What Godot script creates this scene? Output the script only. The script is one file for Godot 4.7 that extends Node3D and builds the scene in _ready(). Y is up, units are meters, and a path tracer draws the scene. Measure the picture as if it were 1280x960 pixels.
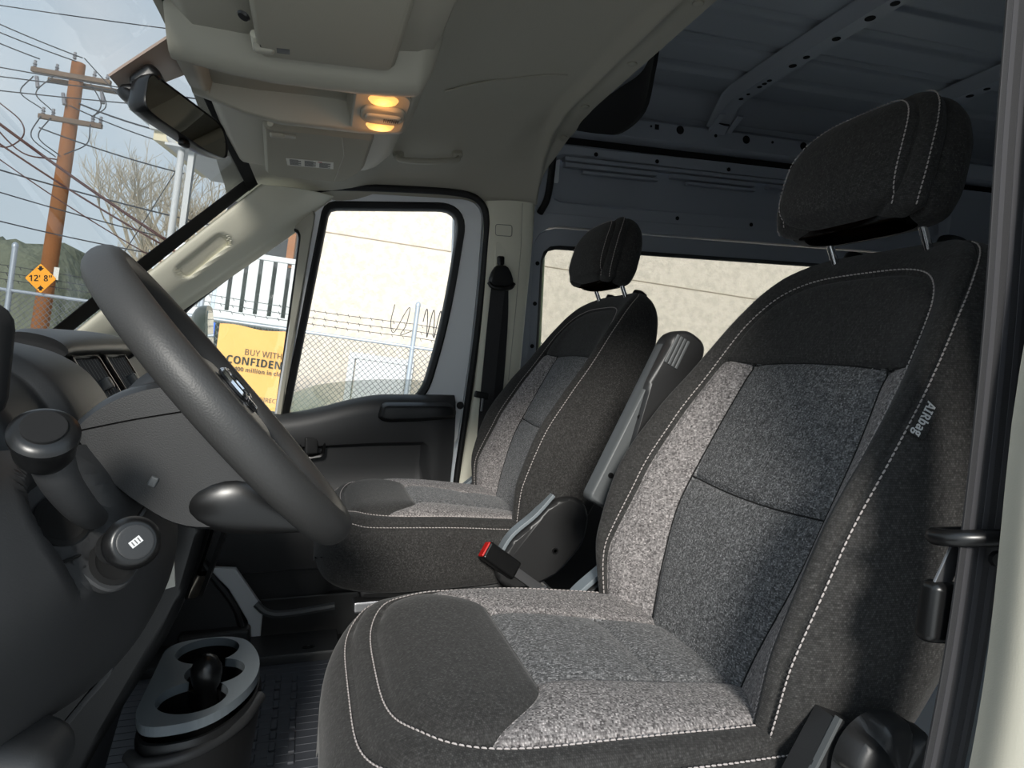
extends Node3D
# Cab of a cargo van seen through the open driver's door. x runs to the rear of the van, y up, z towards the driver's side.

class MB:
	# collects closed shapes as triangles wound counter-clockwise seen from outside
	var v := PackedVector3Array()

	func fix(start: int) -> void:
		var c := Vector3.ZERO
		for i in range(start, v.size()):
			c += v[i]
		c /= maxf(1.0, v.size() - start)
		var vol := 0.0
		for i in range(start, v.size(), 3):
			vol += (v[i] - c).dot((v[i + 1] - c).cross(v[i + 2] - c))
		if vol < 0.0:
			for i in range(start, v.size(), 3):
				var t := v[i + 1]
				v[i + 1] = v[i + 2]
				v[i + 2] = t

	func tri(a: Vector3, b: Vector3, c: Vector3) -> void:
		v.append(a); v.append(b); v.append(c)

	func quad(a: Vector3, b: Vector3, c: Vector3, d: Vector3) -> void:
		tri(a, b, c); tri(a, c, d)

	func fan(r: PackedVector3Array, flip: bool) -> void:
		var c := Vector3.ZERO
		for p in r:
			c += p
		c /= r.size()
		for i in r.size():
			var a := r[i]
			var b := r[(i + 1) % r.size()]
			if flip: tri(c, b, a)
			else: tri(c, a, b)

	# a tube of closed rings, its ends closed
	func loft(rows: Array, caps := true, ends_meet := false) -> MB:
		var start := v.size()
		var m := rows.size()
		for j in (m if ends_meet else m - 1):
			var p: PackedVector3Array = rows[j]
			var q: PackedVector3Array = rows[(j + 1) % m]
			var n := p.size()
			for i in n:
				quad(p[i], p[(i + 1) % n], q[(i + 1) % n], q[i])
		if caps and not ends_meet:
			fan(rows[0], true)
			fan(rows[m - 1], false)
		fix(start)
		return self

	# a sheet given by its rows, made solid by thickening along -normal (th > 0) or +normal
	func shell(rows: Array, th: float) -> MB:
		var start := v.size()
		var m := rows.size()
		var n: int = rows[0].size()
		var back := []
		for j in m:
			var r := PackedVector3Array()
			for i in n:
				var du: Vector3 = rows[j][mini(i + 1, n - 1)] - rows[j][maxi(i - 1, 0)]
				var dv: Vector3 = rows[mini(j + 1, m - 1)][i] - rows[maxi(j - 1, 0)][i]
				r.append(rows[j][i] + du.cross(dv).normalized() * th)
			back.append(r)
		for j in m - 1:
			for i in n - 1:
				quad(rows[j][i], rows[j][i + 1], rows[j + 1][i + 1], rows[j + 1][i])
				quad(back[j][i], back[j + 1][i], back[j + 1][i + 1], back[j][i + 1])
		for i in n - 1:
			quad(rows[0][i], back[0][i], back[0][i + 1], rows[0][i + 1])
			quad(rows[m - 1][i], rows[m - 1][i + 1], back[m - 1][i + 1], back[m - 1][i])
		for j in m - 1:
			quad(rows[j][0], rows[j + 1][0], back[j + 1][0], back[j][0])
			quad(rows[j][n - 1], back[j][n - 1], back[j + 1][n - 1], rows[j + 1][n - 1])
		fix(start)
		return self

	# box with rounded edges; centre and size in the frame xf
	func box(size: Vector3, xf: Transform3D, r := 0.004, seg := 2) -> MB:
		r = minf(r, minf(size.x, minf(size.y, size.z)) * 0.49)
		var h := size / 2.0
		var rows := []
		var prof := []
		for k in seg + 1:
			var a := PI / 2.0 * k / seg
			prof.append([-h.z + r - r * cos(a), r * sin(a)])
		for k in seg + 1:
			var a := PI / 2.0 * k / seg
			prof.append([h.z - r + r * sin(a), r * cos(a)])
		for p in prof:
			var ring := PackedVector3Array()
			for c in 4:
				var cx := (h.x - r) * (1.0 if c == 0 or c == 3 else -1.0)
				var cy := (h.y - r) * (1.0 if c < 2 else -1.0)
				for k in seg + 1:
					var a: float = PI / 2.0 * (c + float(k) / seg)
					ring.append(xf * Vector3(cx + maxf(p[1], 0.00002) * cos(a), cy + maxf(p[1], 0.00002) * sin(a), p[0]))
			rows.append(ring)
		return loft(rows)

	func tube(path: PackedVector3Array, r: float, sides := 8, closed := false, r2 := -1.0) -> MB:
		var n := path.size()
		var rows := []
		var t0 := (path[1] - path[0]).normalized()
		if closed:
			t0 = (path[1] - path[n - 1]).normalized()
		var up := t0.cross(Vector3.UP if absf(t0.y) < 0.9 else Vector3.RIGHT).normalized()
		for j in n:
			var a := path[j - 1] if j > 0 else (path[n - 1] if closed else path[0])
			var b := path[(j + 1) % n] if closed or j < n - 1 else path[j]
			var t := (b - a).normalized()
			up = (up - t * up.dot(t)).normalized()
			var w := t.cross(up)
			var rr := r if r2 < 0.0 else lerpf(r, r2, float(j) / (n - 1))
			var ring := PackedVector3Array()
			for k in sides:
				var f := TAU * k / sides
				ring.append(path[j] + up * cos(f) * rr + w * sin(f) * rr)
			rows.append(ring)
		return loft(rows, true, closed)

	# profile of [radius, height] turned round the y axis of xf
	func lathe(prof: Array, xf: Transform3D, seg := 24) -> MB:
		var rows := []
		for p in prof:
			var ring := PackedVector3Array()
			for k in seg:
				var f := TAU * k / seg
				ring.append(xf * Vector3(maxf(p[0], 0.00003) * cos(f), p[1], maxf(p[0], 0.00003) * sin(f)))
			rows.append(ring)
		return loft(rows)

	# polygon in the xy plane of xf, extruded from z0 to z1, edges chamfered by bev
	func prism(poly: PackedVector2Array, z0: float, z1: float, xf := Transform3D(), bev := 0.0) -> MB:
		var start := v.size()
		var n := poly.size()
		var inner := poly.duplicate()
		if bev > 0.0:
			var area := 0.0
			for i in n:
				area += poly[i].cross(poly[(i + 1) % n])
			var s := 1.0 if area > 0.0 else -1.0
			for i in n:
				var d1 := (poly[i] - poly[(i + n - 1) % n]).normalized()
				var d2 := (poly[(i + 1) % n] - poly[i]).normalized()
				var nn := Vector2(-d1.y - d2.y, d1.x + d2.x).normalized()
				var k := maxf(0.4, nn.dot(Vector2(-d1.y, d1.x)))
				inner[i] = poly[i] + nn * s * bev / k
		var levels := [[inner, z0], [poly, z0 + bev], [poly, z1 - bev], [inner, z1]] if bev > 0.0 else [[poly, z0], [poly, z1]]
		var rows := []
		for l in levels:
			var ring := PackedVector3Array()
			for p in l[0]:
				ring.append(xf * Vector3(p.x, p.y, l[1]))
			rows.append(ring)
		for j in rows.size() - 1:
			for i in n:
				quad(rows[j][i], rows[j][(i + 1) % n], rows[j + 1][(i + 1) % n], rows[j + 1][i])
		var idx := Geometry2D.triangulate_polygon(inner)
		var ccw := 0.0
		for i in n:
			ccw += poly[i].cross(poly[(i + 1) % n])
		var lo: PackedVector3Array = rows[0]
		var hi: PackedVector3Array = rows[rows.size() - 1]
		for k in range(0, idx.size(), 3):
			var a := idx[k]
			var b := idx[k + 1]
			var c := idx[k + 2]
			var t := (inner[b] - inner[a]).cross(inner[c] - inner[a])
			if (t > 0.0) != (ccw > 0.0):
				var q := b
				b = c
				c = q
			tri(hi[a], hi[b], hi[c])
			tri(lo[a], lo[c], lo[b])
		fix(start)
		return self

	# frame between two loops of equal length, thickened by the vector th
	func frame(outer: PackedVector3Array, inner: PackedVector3Array, th: Vector3, bev := 0.0) -> MB:
		var start := v.size()
		var n := outer.size()
		var co := Vector3.ZERO
		for p in inner:
			co += p
		co /= n
		var rings := [outer, inner]
		var prof := []
		if bev > 0.0:
			var o2 := PackedVector3Array()
			var i2 := PackedVector3Array()
			for i in n:
				var d := (outer[i] - inner[i])
				var k := minf(0.45, bev / maxf(d.length(), 0.0001))
				o2.append(outer[i] - d * k)
				i2.append(inner[i] + d * k)
			var tb := th.normalized() * bev
			prof = [[o2, Vector3.ZERO], [outer, tb], [outer, th], [inner, th], [inner, tb], [i2, Vector3.ZERO]]
		else:
			prof = [[outer, Vector3.ZERO], [outer, th], [inner, th], [inner, Vector3.ZERO]]
		var rows := []
		for p in prof:
			var r := PackedVector3Array()
			for q in p[0]:
				r.append(q + p[1])
			rows.append(r)
		loft(rows, false, true)
		return self

	# flat band swept along a path: width along side, thickness along the normal
	func band(path: PackedVector3Array, sides: PackedVector3Array, w: float, th: float) -> MB:
		var rows := []
		for j in path.size():
			var t := (path[mini(j + 1, path.size() - 1)] - path[maxi(j - 1, 0)]).normalized()
			var s: Vector3 = sides[mini(j, sides.size() - 1)]
			s = (s - t * s.dot(t)).normalized()
			var nn := t.cross(s) * th / 2.0
			var r := PackedVector3Array()
			for k in [[-1.0, -0.6], [-0.96, -1.0], [0.96, -1.0], [1.0, -0.6], [1.0, 0.6], [0.96, 1.0], [-0.96, 1.0], [-1.0, 0.6]]:
				r.append(path[j] + s * (k[0] * w / 2.0) + nn * k[1])
			rows.append(r)
		return loft(rows)

	func mesh(crease := 38.0) -> ArrayMesh:
		var n := v.size()
		var fn := PackedVector3Array()
		var at := {}
		var key := PackedInt32Array()
		key.resize(n)
		var lists := []
		for i in range(0, n, 3):
			fn.append((v[i + 1] - v[i]).cross(v[i + 2] - v[i]))
		for i in n:
			var p := Vector3i((v[i] * 40000.0).round())
			var k: int = at.get(p, -1)
			if k < 0:
				k = lists.size()
				at[p] = k
				lists.append(PackedInt32Array())
			lists[k].append(i / 3)
			key[i] = k
		var unit := PackedVector3Array()
		for f in fn:
			unit.append(f.normalized())
		var nor := PackedVector3Array()
		nor.resize(n)
		var lim := cos(deg_to_rad(crease))
		for i in n:
			var f := i / 3
			var u := unit[f]
			var s := Vector3.ZERO
			for g in lists[key[i]]:
				if unit[g].dot(u) >= lim:
					s += fn[g]
			nor[i] = s.normalized() if s.length_squared() > 1e-24 else u
		# weld equal corners, wind clockwise for Godot
		var seen := {}
		var ov := PackedVector3Array()
		var on := PackedVector3Array()
		var oi := PackedInt32Array()
		for i in range(0, n, 3):
			if unit[i / 3].length_squared() < 0.5:
				continue
			for k in [0, 2, 1]:
				var c: int = i + k
				var kk := Vector4i(key[c], roundi(nor[c].x * 500.0), roundi(nor[c].y * 500.0), roundi(nor[c].z * 500.0))
				var w: int = seen.get(kk, -1)
				if w < 0:
					w = ov.size()
					seen[kk] = w
					ov.append(v[c])
					on.append(nor[c])
				oi.append(w)
		var arr := []
		arr.resize(Mesh.ARRAY_MAX)
		arr[Mesh.ARRAY_VERTEX] = ov
		arr[Mesh.ARRAY_NORMAL] = on
		arr[Mesh.ARRAY_INDEX] = oi
		var m := ArrayMesh.new()
		m.add_surface_from_arrays(Mesh.PRIMITIVE_TRIANGLES, arr)
		return m

var M := {}
var bases := {}
var EXT := Transform3D(Basis(Vector3(0, 0, 1), deg_to_rad(-7.0)) * Basis(Vector3.UP, deg_to_rad(-11.0)), Vector3.ZERO)

func V2(a: Array) -> PackedVector2Array:
	var r := PackedVector2Array()
	for p in a: r.append(Vector2(p[0], p[1]))
	return r

func V3(a: Array) -> PackedVector3Array:
	var r := PackedVector3Array()
	for p in a: r.append(Vector3(p[0], p[1], p[2]))
	return r

func cr(a: Vector3, b: Vector3, c: Vector3, d: Vector3, t: float) -> Vector3:
	return 0.5 * (2.0 * b + (c - a) * t + (2.0 * a - 5.0 * b + 4.0 * c - d) * t * t + (3.0 * b - a - 3.0 * c + d) * t * t * t)

func spline(p: PackedVector3Array, k: int, closed := false) -> PackedVector3Array:
	var n := p.size()
	var r := PackedVector3Array()
	for i in (n if closed else n - 1):
		var a := p[(i - 1 + n) % n] if closed or i > 0 else 2.0 * p[0] - p[1]
		var d := p[(i + 2) % n] if closed or i < n - 2 else 2.0 * p[n - 1] - p[n - 2]
		for j in k:
			r.append(cr(a, p[i], p[(i + 1) % n], d, float(j) / k))
	if not closed: r.append(p[n - 1])
	return r

# smooth sheet through a net of control points
func net(ctrl: Array, ku: int, kv: int) -> Array:
	var rows := []
	for c in ctrl: rows.append(spline(c if c is PackedVector3Array else V3(c), ku))
	var n: int = rows[0].size()
	var out := []
	for i in n:
		var col := PackedVector3Array()
		for r in rows: col.append(r[i])
		out.append(spline(col, kv))
	var res := []
	for j in out[0].size():
		var r := PackedVector3Array()
		for i in n: r.append(out[i][j])
		res.append(r)
	return res

# corners of a 2D polygon rounded, each into seg + 1 points
func rounded(pts: Array, rad, seg := 6) -> PackedVector2Array:
	var r := PackedVector2Array()
	var n := pts.size()
	for i in n:
		var p := Vector2(pts[i][0], pts[i][1])
		var a := Vector2(pts[(i + n - 1) % n][0], pts[(i + n - 1) % n][1])
		var b := Vector2(pts[(i + 1) % n][0], pts[(i + 1) % n][1])
		var q: float = rad[i] if rad is Array else rad
		var da := (a - p)
		var db := (b - p)
		var s := p + da.normalized() * minf(q, da.length() * 0.49)
		var e := p + db.normalized() * minf(q, db.length() * 0.49)
		for k in seg + 1:
			var t := float(k) / seg
			r.append(s.lerp(p, t).lerp(p.lerp(e, t), t))
	return r

func axis(o: Vector3, y: Vector3, x := Vector3.RIGHT) -> Transform3D:
	y = y.normalized()
	var z := x.cross(y)
	if z.length() < 0.01: z = Vector3.BACK.cross(y)
	z = z.normalized()
	return Transform3D(Basis(y.cross(z).normalized(), y, z), o)

func seg(a: Vector3, b: Vector3, n: int) -> PackedVector3Array:
	var r := PackedVector3Array()
	for i in n + 1: r.append(a.lerp(b, float(i) / n))
	return r

func tag(o: Node, label := "", category := "", group := "", kind := "") -> Node:
	if label: o.set_meta("label", label)
	if category: o.set_meta("category", category)
	if group: o.set_meta("group", group)
	if kind: o.set_meta("kind", kind)
	return o

# a thing: a Node3D at its base whose children are its parts; shapes are given in the frame's own axes
func thing(called: String, label: String, category: String, base: Vector3, group := "", frame := Transform3D(), kind := "") -> Node3D:
	var o := Node3D.new()
	o.name = called
	o.transform = frame * Transform3D(Basis(), base)
	bases[o] = base
	tag(o, label, category, group, kind)
	add_child(o, true)
	return o

func part(called: String, mb: MB, mat: Material, parent: Node3D, crease := 38.0, label := "") -> MeshInstance3D:
	var o := MeshInstance3D.new()
	o.name = called
	var b: Vector3 = bases[parent]
	for i in mb.v.size(): mb.v[i] -= b
	o.mesh = mb.mesh(crease)
	o.material_override = null
	o.mesh.surface_set_material(0, mat)
	bases[o] = b
	if label: o.set_meta("label", label)
	parent.add_child(o, true)
	return o

# a thing that is one mesh
func single(called: String, mb: MB, mat: Material, label := "", category := "", group := "", kind := "", frame := Transform3D(), crease := 38.0) -> MeshInstance3D:
	var lo := mb.v[0]
	var hi := mb.v[0]
	for p in mb.v:
		lo = lo.min(p)
		hi = hi.max(p)
	var b := Vector3((lo.x + hi.x) / 2.0, lo.y, (lo.z + hi.z) / 2.0)
	for i in mb.v.size(): mb.v[i] -= b
	var o := MeshInstance3D.new()
	o.name = called
	o.mesh = mb.mesh(crease)
	o.mesh.surface_set_material(0, mat)
	o.transform = frame * Transform3D(Basis(), b)
	bases[o] = b
	tag(o, label, category, group, kind)
	add_child(o, true)
	return o

func struct(called: String, mb: MB, mat: Material, label := "", frame := Transform3D(), crease := 38.0) -> MeshInstance3D:
	return single(called, mb, mat, label, "", "", "structure", frame, crease)

# ---------------------------------------------------------------- materials
func noise_tex(size: int, freq: float, octaves := 3, sd := 1, kind := FastNoiseLite.TYPE_SIMPLEX_SMOOTH) -> ImageTexture:
	var n := FastNoiseLite.new()
	n.seed = sd
	n.noise_type = kind
	n.frequency = freq
	n.fractal_octaves = octaves
	var im: Image = n.get_seamless_image(size, size)
	return ImageTexture.create_from_image(im)

func mat(called: String, c: Color, rough: float, bump: Texture2D = null, bump_cm := 0.0, scale := 1.0, spec := 0.5) -> StandardMaterial3D:
	var m := StandardMaterial3D.new()
	m.resource_name = called
	m.albedo_color = c
	m.roughness = rough
	m.metallic_specular = spec
	if bump:
		m.heightmap_enabled = true
		m.heightmap_texture = bump
		m.heightmap_scale = bump_cm
		m.uv1_triplanar = true
		m.uv1_scale = Vector3.ONE * scale
	M[called] = m
	return m

func colour_tex(m: StandardMaterial3D, t: Texture2D, scale: float) -> void:
	m.albedo_texture = t
	m.uv1_triplanar = true
	m.uv1_scale = Vector3.ONE * scale

# threads of woven cloth: cells of w by h pixels, each with its own tone; twill shifts each row
func cloth_tex(n: int, w: int, h: int, tones: Array, shift: int, sd: int, soft: float) -> ImageTexture:
	var rng := RandomNumberGenerator.new()
	rng.seed = sd
	var cols := n / w
	var rws := n / h
	var cell := []
	for i in cols * rws:
		var k := rng.randf()
		var t: Array = tones[0]
		for q in tones:
			t = q
			k -= q[0]
			if k <= 0.0: break
		var j := 1.0 + (rng.randf() - 0.5) * 0.35
		cell.append([t[1] * j, t[2] * j, t[3] * j])
	var by := PackedByteArray()
	by.resize(n * n * 3)
	for y in n:
		var ry := (y / h) % rws
		var fy := float(y % h) / h
		for x in n:
			var xx := (x + ry * shift) % n
			var c: Array = cell[ry * cols + (xx / w) % cols]
			var fx := float(xx % w) / w
			var e := 1.0 - soft * (maxf(absf(fx - 0.4), absf(fy - 0.4)) * 2.0) ** 2.0
			var at := (y * n + x) * 3
			by[at] = clampi(int(c[0] * e), 0, 255)
			by[at + 1] = clampi(int(c[1] * e), 0, 255)
			by[at + 2] = clampi(int(c[2] * e), 0, 255)
	return ImageTexture.create_from_image(Image.create_from_data(n, n, false, Image.FORMAT_RGB8, by))

func materials() -> void:
	var grain := noise_tex(256, 0.11, 2, 3)
	var soft := noise_tex(256, 0.05, 4, 5)
	var stucco := noise_tex(512, 0.03, 4, 9)
	# woven seat cloth
	var black := mat("seat_cloth_black", Color(1, 1, 1), 0.95, null, 0.0, 1.0, 0.25)
	var bt := cloth_tex(512, 4, 4, [[0.75, 61, 60, 59], [0.25, 74, 73, 72]], 2, 11, 0.4)
	colour_tex(black, bt, 3.2)
	black.heightmap_enabled = true
	black.heightmap_texture = bt
	black.heightmap_scale = 0.08
	black.rim_enabled = true
	black.rim = 0.18
	black.rim_tint = 0.3
	var gt := cloth_tex(512, 4, 2, [[0.30, 76, 76, 77], [0.40, 112, 112, 113], [0.24, 148, 148, 149], [0.06, 182, 180, 181]], 1, 12, 0.35)
	var ft := cloth_tex(512, 3, 3, [[0.24, 88, 84, 84], [0.42, 138, 133, 132], [0.26, 174, 169, 167], [0.08, 208, 200, 198]], 1, 13, 0.35)
	for q in [["seat_cloth_grey", gt], ["seat_cloth_facing", ft]]:
		var grey := mat(q[0], Color(1, 1, 1), 0.95, null, 0.0, 1.0, 0.25)
		colour_tex(grey, q[1], 3.0)
		grey.heightmap_enabled = true
		grey.heightmap_texture = q[1]
		grey.heightmap_scale = 0.04
		grey.rim_enabled = true
		grey.rim = 0.2
	mat("seam_thread", Color(0.05, 0.05, 0.05), 0.9)
	mat("stitch_thread", Color(0.66, 0.63, 0.62), 0.8)
	# plastics
	mat("plastic_black", Color(0.20, 0.202, 0.206), 0.5, grain, 0.012, 16.0, 0.5)
	mat("plastic_dark", Color(0.145, 0.145, 0.147), 0.42, grain, 0.008, 20.0, 0.5)
	mat("plastic_smooth", Color(0.07, 0.07, 0.072), 0.32)
	mat("plastic_grey", Color(0.32, 0.33, 0.335), 0.45, grain, 0.008, 18.0)
	mat("tray_grey", Color(0.46, 0.49, 0.51), 0.45, grain, 0.008, 18.0)
	mat("rim_leather", Color(0.20, 0.198, 0.196), 0.5, grain, 0.018, 14.0)
	mat("rubber", Color(0.055, 0.055, 0.058), 0.6)
	mat("foam_black", Color(0.05, 0.05, 0.055), 0.95)
	mat("plastic_beige", Color(0.90, 0.89, 0.82), 0.6, grain, 0.008, 18.0)
	mat("console_beige", Color(0.68, 0.665, 0.61), 0.6, grain, 0.008, 18.0)
	mat("headliner_cloth", Color(0.73, 0.715, 0.665), 0.95, soft, 0.03, 22.0, 0.2)
	mat("visor_cloth", Color(0.66, 0.645, 0.59), 0.85, soft, 0.015, 26.0, 0.3)
	mat("paint_white", Color(0.90, 0.91, 0.92), 0.3)
	mat("paint_cargo", Color(0.63, 0.65, 0.68), 0.4)
	mat("hole_dark", Color(0.015, 0.015, 0.017), 0.9)
	var ch := mat("chrome", Color(0.85, 0.85, 0.86), 0.12)
	ch.metallic = 1.0
	var st := mat("steel", Color(0.62, 0.62, 0.63), 0.32)
	st.metallic = 0.9
	mat("red_plastic", Color(0.72, 0.07, 0.05), 0.4)
	mat("belt_web", Color(0.15, 0.148, 0.155), 0.7, cloth_tex(64, 4, 4, [[1.0, 128, 128, 128]], 2, 3, 0.8), 0.05, 60.0)
	mat("belt_light", Color(0.215, 0.212, 0.222), 0.7)
	mat("label_white", Color(0.85, 0.84, 0.8), 0.6)
	mat("print_grey", Color(0.34, 0.34, 0.34), 0.7)
	mat("print_light", Color(0.78, 0.78, 0.78), 0.6)
	mat("mat_rubber", Color(0.29, 0.30, 0.325), 0.55, grain, 0.02, 10.0)
	var gl := mat("glass_side", Color(0.75, 0.85, 0.8, 0.08), 0.0)
	gl.transparency = BaseMaterial3D.TRANSPARENCY_ALPHA
	var gd := mat("glass_door", Color(0.62, 0.72, 0.55, 0.24), 0.0)
	gd.transparency = BaseMaterial3D.TRANSPARENCY_ALPHA
	var gr := mat("glass_rear", Color(0.74, 0.80, 0.55, 0.26), 0.0)
	gr.transparency = BaseMaterial3D.TRANSPARENCY_ALPHA
	var gw := mat("glass_wind", Color(0.10, 0.15, 0.15, 0.27), 0.0)
	gw.transparency = BaseMaterial3D.TRANSPARENCY_ALPHA
	gw.metallic_specular = 0.28
	var mi := mat("mirror_glass", Color(0.62, 0.62, 0.60), 0.03)
	mi.metallic = 1.0
	var lens := mat("lamp_lens", Color(0.9, 0.75, 0.55), 0.3)
	lens.emission_enabled = true
	lens.emission = Color(1.0, 0.70, 0.36)
	lens.emission_energy_multiplier = 0.62
	# outside
	var w := mat("stucco_tan", Color(1, 1, 1), 0.95, stucco, 0.9, 0.8, 0.2)
	var sn := FastNoiseLite.new()
	sn.seed = 21
	sn.frequency = 0.012
	sn.fractal_octaves = 5
	var si: Image = sn.get_seamless_image(512, 512)
	var sb := PackedByteArray()
	var sd := si.get_data()
	si.convert(Image.FORMAT_L8)
	sd = si.get_data()
	for b in sd:
		var k := 0.94 + 0.06 * smoothstep(60.0, 150.0, float(b))
		sb.append(int(208 * k)); sb.append(int(198 * k)); sb.append(int(183 * k))
	colour_tex(w, ImageTexture.create_from_image(Image.create_from_data(512, 512, false, Image.FORMAT_RGB8, sb)), 0.8)
	mat("joint_dark", Color(0.62, 0.57, 0.51), 0.95)
	mat("white_wood", Color(0.80, 0.81, 0.81), 0.6)
	mat("siding_cream", Color(0.86, 0.82, 0.7), 0.7)
	mat("dark_gap", Color(0.16, 0.16, 0.17), 0.9)
	var gv := mat("galvanised", Color(0.66, 0.69, 0.72), 0.4)
	gv.metallic = 0.45
	var mg := mat("mesh_grey", Color(0.46, 0.47, 0.48), 0.5)
	mg.metallic = 0.3
	mat("wire_dark", Color(0.2, 0.2, 0.22), 0.6)
	mat("wire_red", Color(0.3, 0.17, 0.15), 0.6)
	mat("banner_orange", Color(0.88, 0.66, 0.34), 0.7)
	mat("banner_blue", Color(0.10, 0.36, 0.78), 0.7)
	mat("banner_print", Color(0.35, 0.28, 0.2), 0.8)
	mat("sign_amber", Color(0.96, 0.64, 0.12), 0.6)
	mat("ink_black", Color(0.06, 0.05, 0.04), 0.8)
	mat("pole_wood", Color(0.56, 0.36, 0.2), 0.9, noise_tex(256, 0.03, 4, 8), 0.8, 1.5)
	mat("arm_wood", Color(0.45, 0.38, 0.32), 0.9)
	mat("bark", Color(0.60, 0.56, 0.50), 0.95)
	mat("twig", Color(0.70, 0.66, 0.58), 0.95)
	mat("asphalt", Color(0.80, 0.795, 0.78), 0.95, soft, 0.6, 0.8)
	mat("brush", Color(0.45, 0.47, 0.40), 0.95, stucco, 20.0, 0.1)
	mat("ceramic", Color(0.5, 0.5, 0.52), 0.4)

func _ready() -> void:
	# camera
	var cam := Camera3D.new()
	cam.name = "camera"
	cam.fov = 59.49
	cam.near = 0.05
	cam.transform = Transform3D(Basis(Vector3.UP, deg_to_rad(-16.77)) * Basis(Vector3.RIGHT, deg_to_rad(-2.78)) * Basis(Vector3.BACK, deg_to_rad(1.19)), Vector3(0, 0.85, 1.31))
	cam.current = true
	add_child(cam)
	# sky
	var we := WorldEnvironment.new()
	we.name = "world_environment"
	var e := Environment.new()
	e.background_mode = Environment.BG_SKY
	var sky := Sky.new()
	sky.sky_material = sky_panorama()
	e.sky = sky
	e.background_energy_multiplier = 0.74
	e.tonemap_mode = Environment.TONE_MAPPER_LINEAR
	e.tonemap_exposure = 2.2
	e.sdfgi_enabled = true
	e.ssao_enabled = true
	e.ssil_enabled = true
	we.environment = e
	add_child(we)
	# hazy sun, low on the driver's side
	var sun := DirectionalLight3D.new()
	sun.name = "sun"
	sun.light_color = Color(1.0, 0.985, 0.955)
	sun.light_energy = 0.66
	sun.light_angular_distance = 12.0
	sun.shadow_enabled = true
	sun.look_at_from_position(Vector3(-0.20, 0.42, 0.86) * 10.0, Vector3.ZERO)
	add_child(sun)

	materials()
	shell_of_van()
	door()
	cargo()
	headlining()
	seats()
	dash()
	wheel()
	overhead()
	belts()
	outside()

func sky_panorama() -> PanoramaSkyMaterial:
	# pale blue spring sky with thin high cloud
	var w := 512
	var h := 256
	var n := FastNoiseLite.new()
	n.seed = 5
	n.frequency = 1.3
	n.fractal_octaves = 5
	var im := Image.create(w, h, false, Image.FORMAT_RGBF)
	for y in h:
		var el := PI * (0.5 - (y + 0.5) / h)
		for x in w:
			var az := TAU * (x + 0.5) / w
			var d := Vector3(cos(el) * cos(az), sin(el), cos(el) * sin(az))
			var up := maxf(el / (PI / 2.0), 0.0)
			var c := Vector3(0.64, 0.75, 0.81).lerp(Vector3(0.42, 0.55, 0.72), pow(up, 0.65))
			if el < 0.0:
				c = Vector3(0.30, 0.29, 0.28)
			else:
				var q := Vector3(d.x, 0, d.z) / (d.y + 0.35)
				var k := smoothstep(-0.15, 0.55, n.get_noise_3d(q.x * 0.8, 3.0, q.z * 1.6)) * 0.6
				c = c.lerp(Vector3(0.80, 0.85, 0.88), k)
			im.set_pixel(x, y, Color(c.x, c.y, c.z))
	var m := PanoramaSkyMaterial.new()
	m.panorama = ImageTexture.create_from_image(im)
	return m

func zd(y: float) -> float:
	return -0.97 + (y - 0.64) * 0.109

func on_door(p: PackedVector2Array, off := 0.0) -> PackedVector3Array:
	var r := PackedVector3Array()
	for q in p: r.append(Vector3(q.x, q.y, zd(q.y) + off))
	return r

func grown(p: PackedVector2Array, d: float) -> PackedVector2Array:
	# each point pushed outward along its averaged normal
	var n := p.size()
	var area := 0.0
	for i in n: area += p[i].cross(p[(i + 1) % n])
	var s := -1.0 if area > 0.0 else 1.0
	var r := PackedVector2Array()
	for i in n:
		var a := p[(i + n - 1) % n]
		var b := p[(i + 1) % n]
		var t := (b - a).normalized()
		r.append(p[i] + Vector2(-t.y, t.x) * d * s)
	return r

# the loop evenly divided into n points, beginning at its lowest corner
func even(p: PackedVector2Array, n: int) -> PackedVector2Array:
	var m := p.size()
	var k0 := 0
	for i in m:
		if p[i].y < p[k0].y - 0.0001: k0 = i
	var len := PackedFloat32Array([0.0])
	for i in m: len.append(len[i] + p[(k0 + i) % m].distance_to(p[(k0 + i + 1) % m]))
	var r := PackedVector2Array()
	var j := 0
	for i in n:
		var s := len[m] * i / n
		while j < m - 1 and len[j + 1] < s: j += 1
		var t := (s - len[j]) / maxf(len[j + 1] - len[j], 0.000001)
		r.append(p[(k0 + j) % m].lerp(p[(k0 + j + 1) % m], t))
	return r

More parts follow.
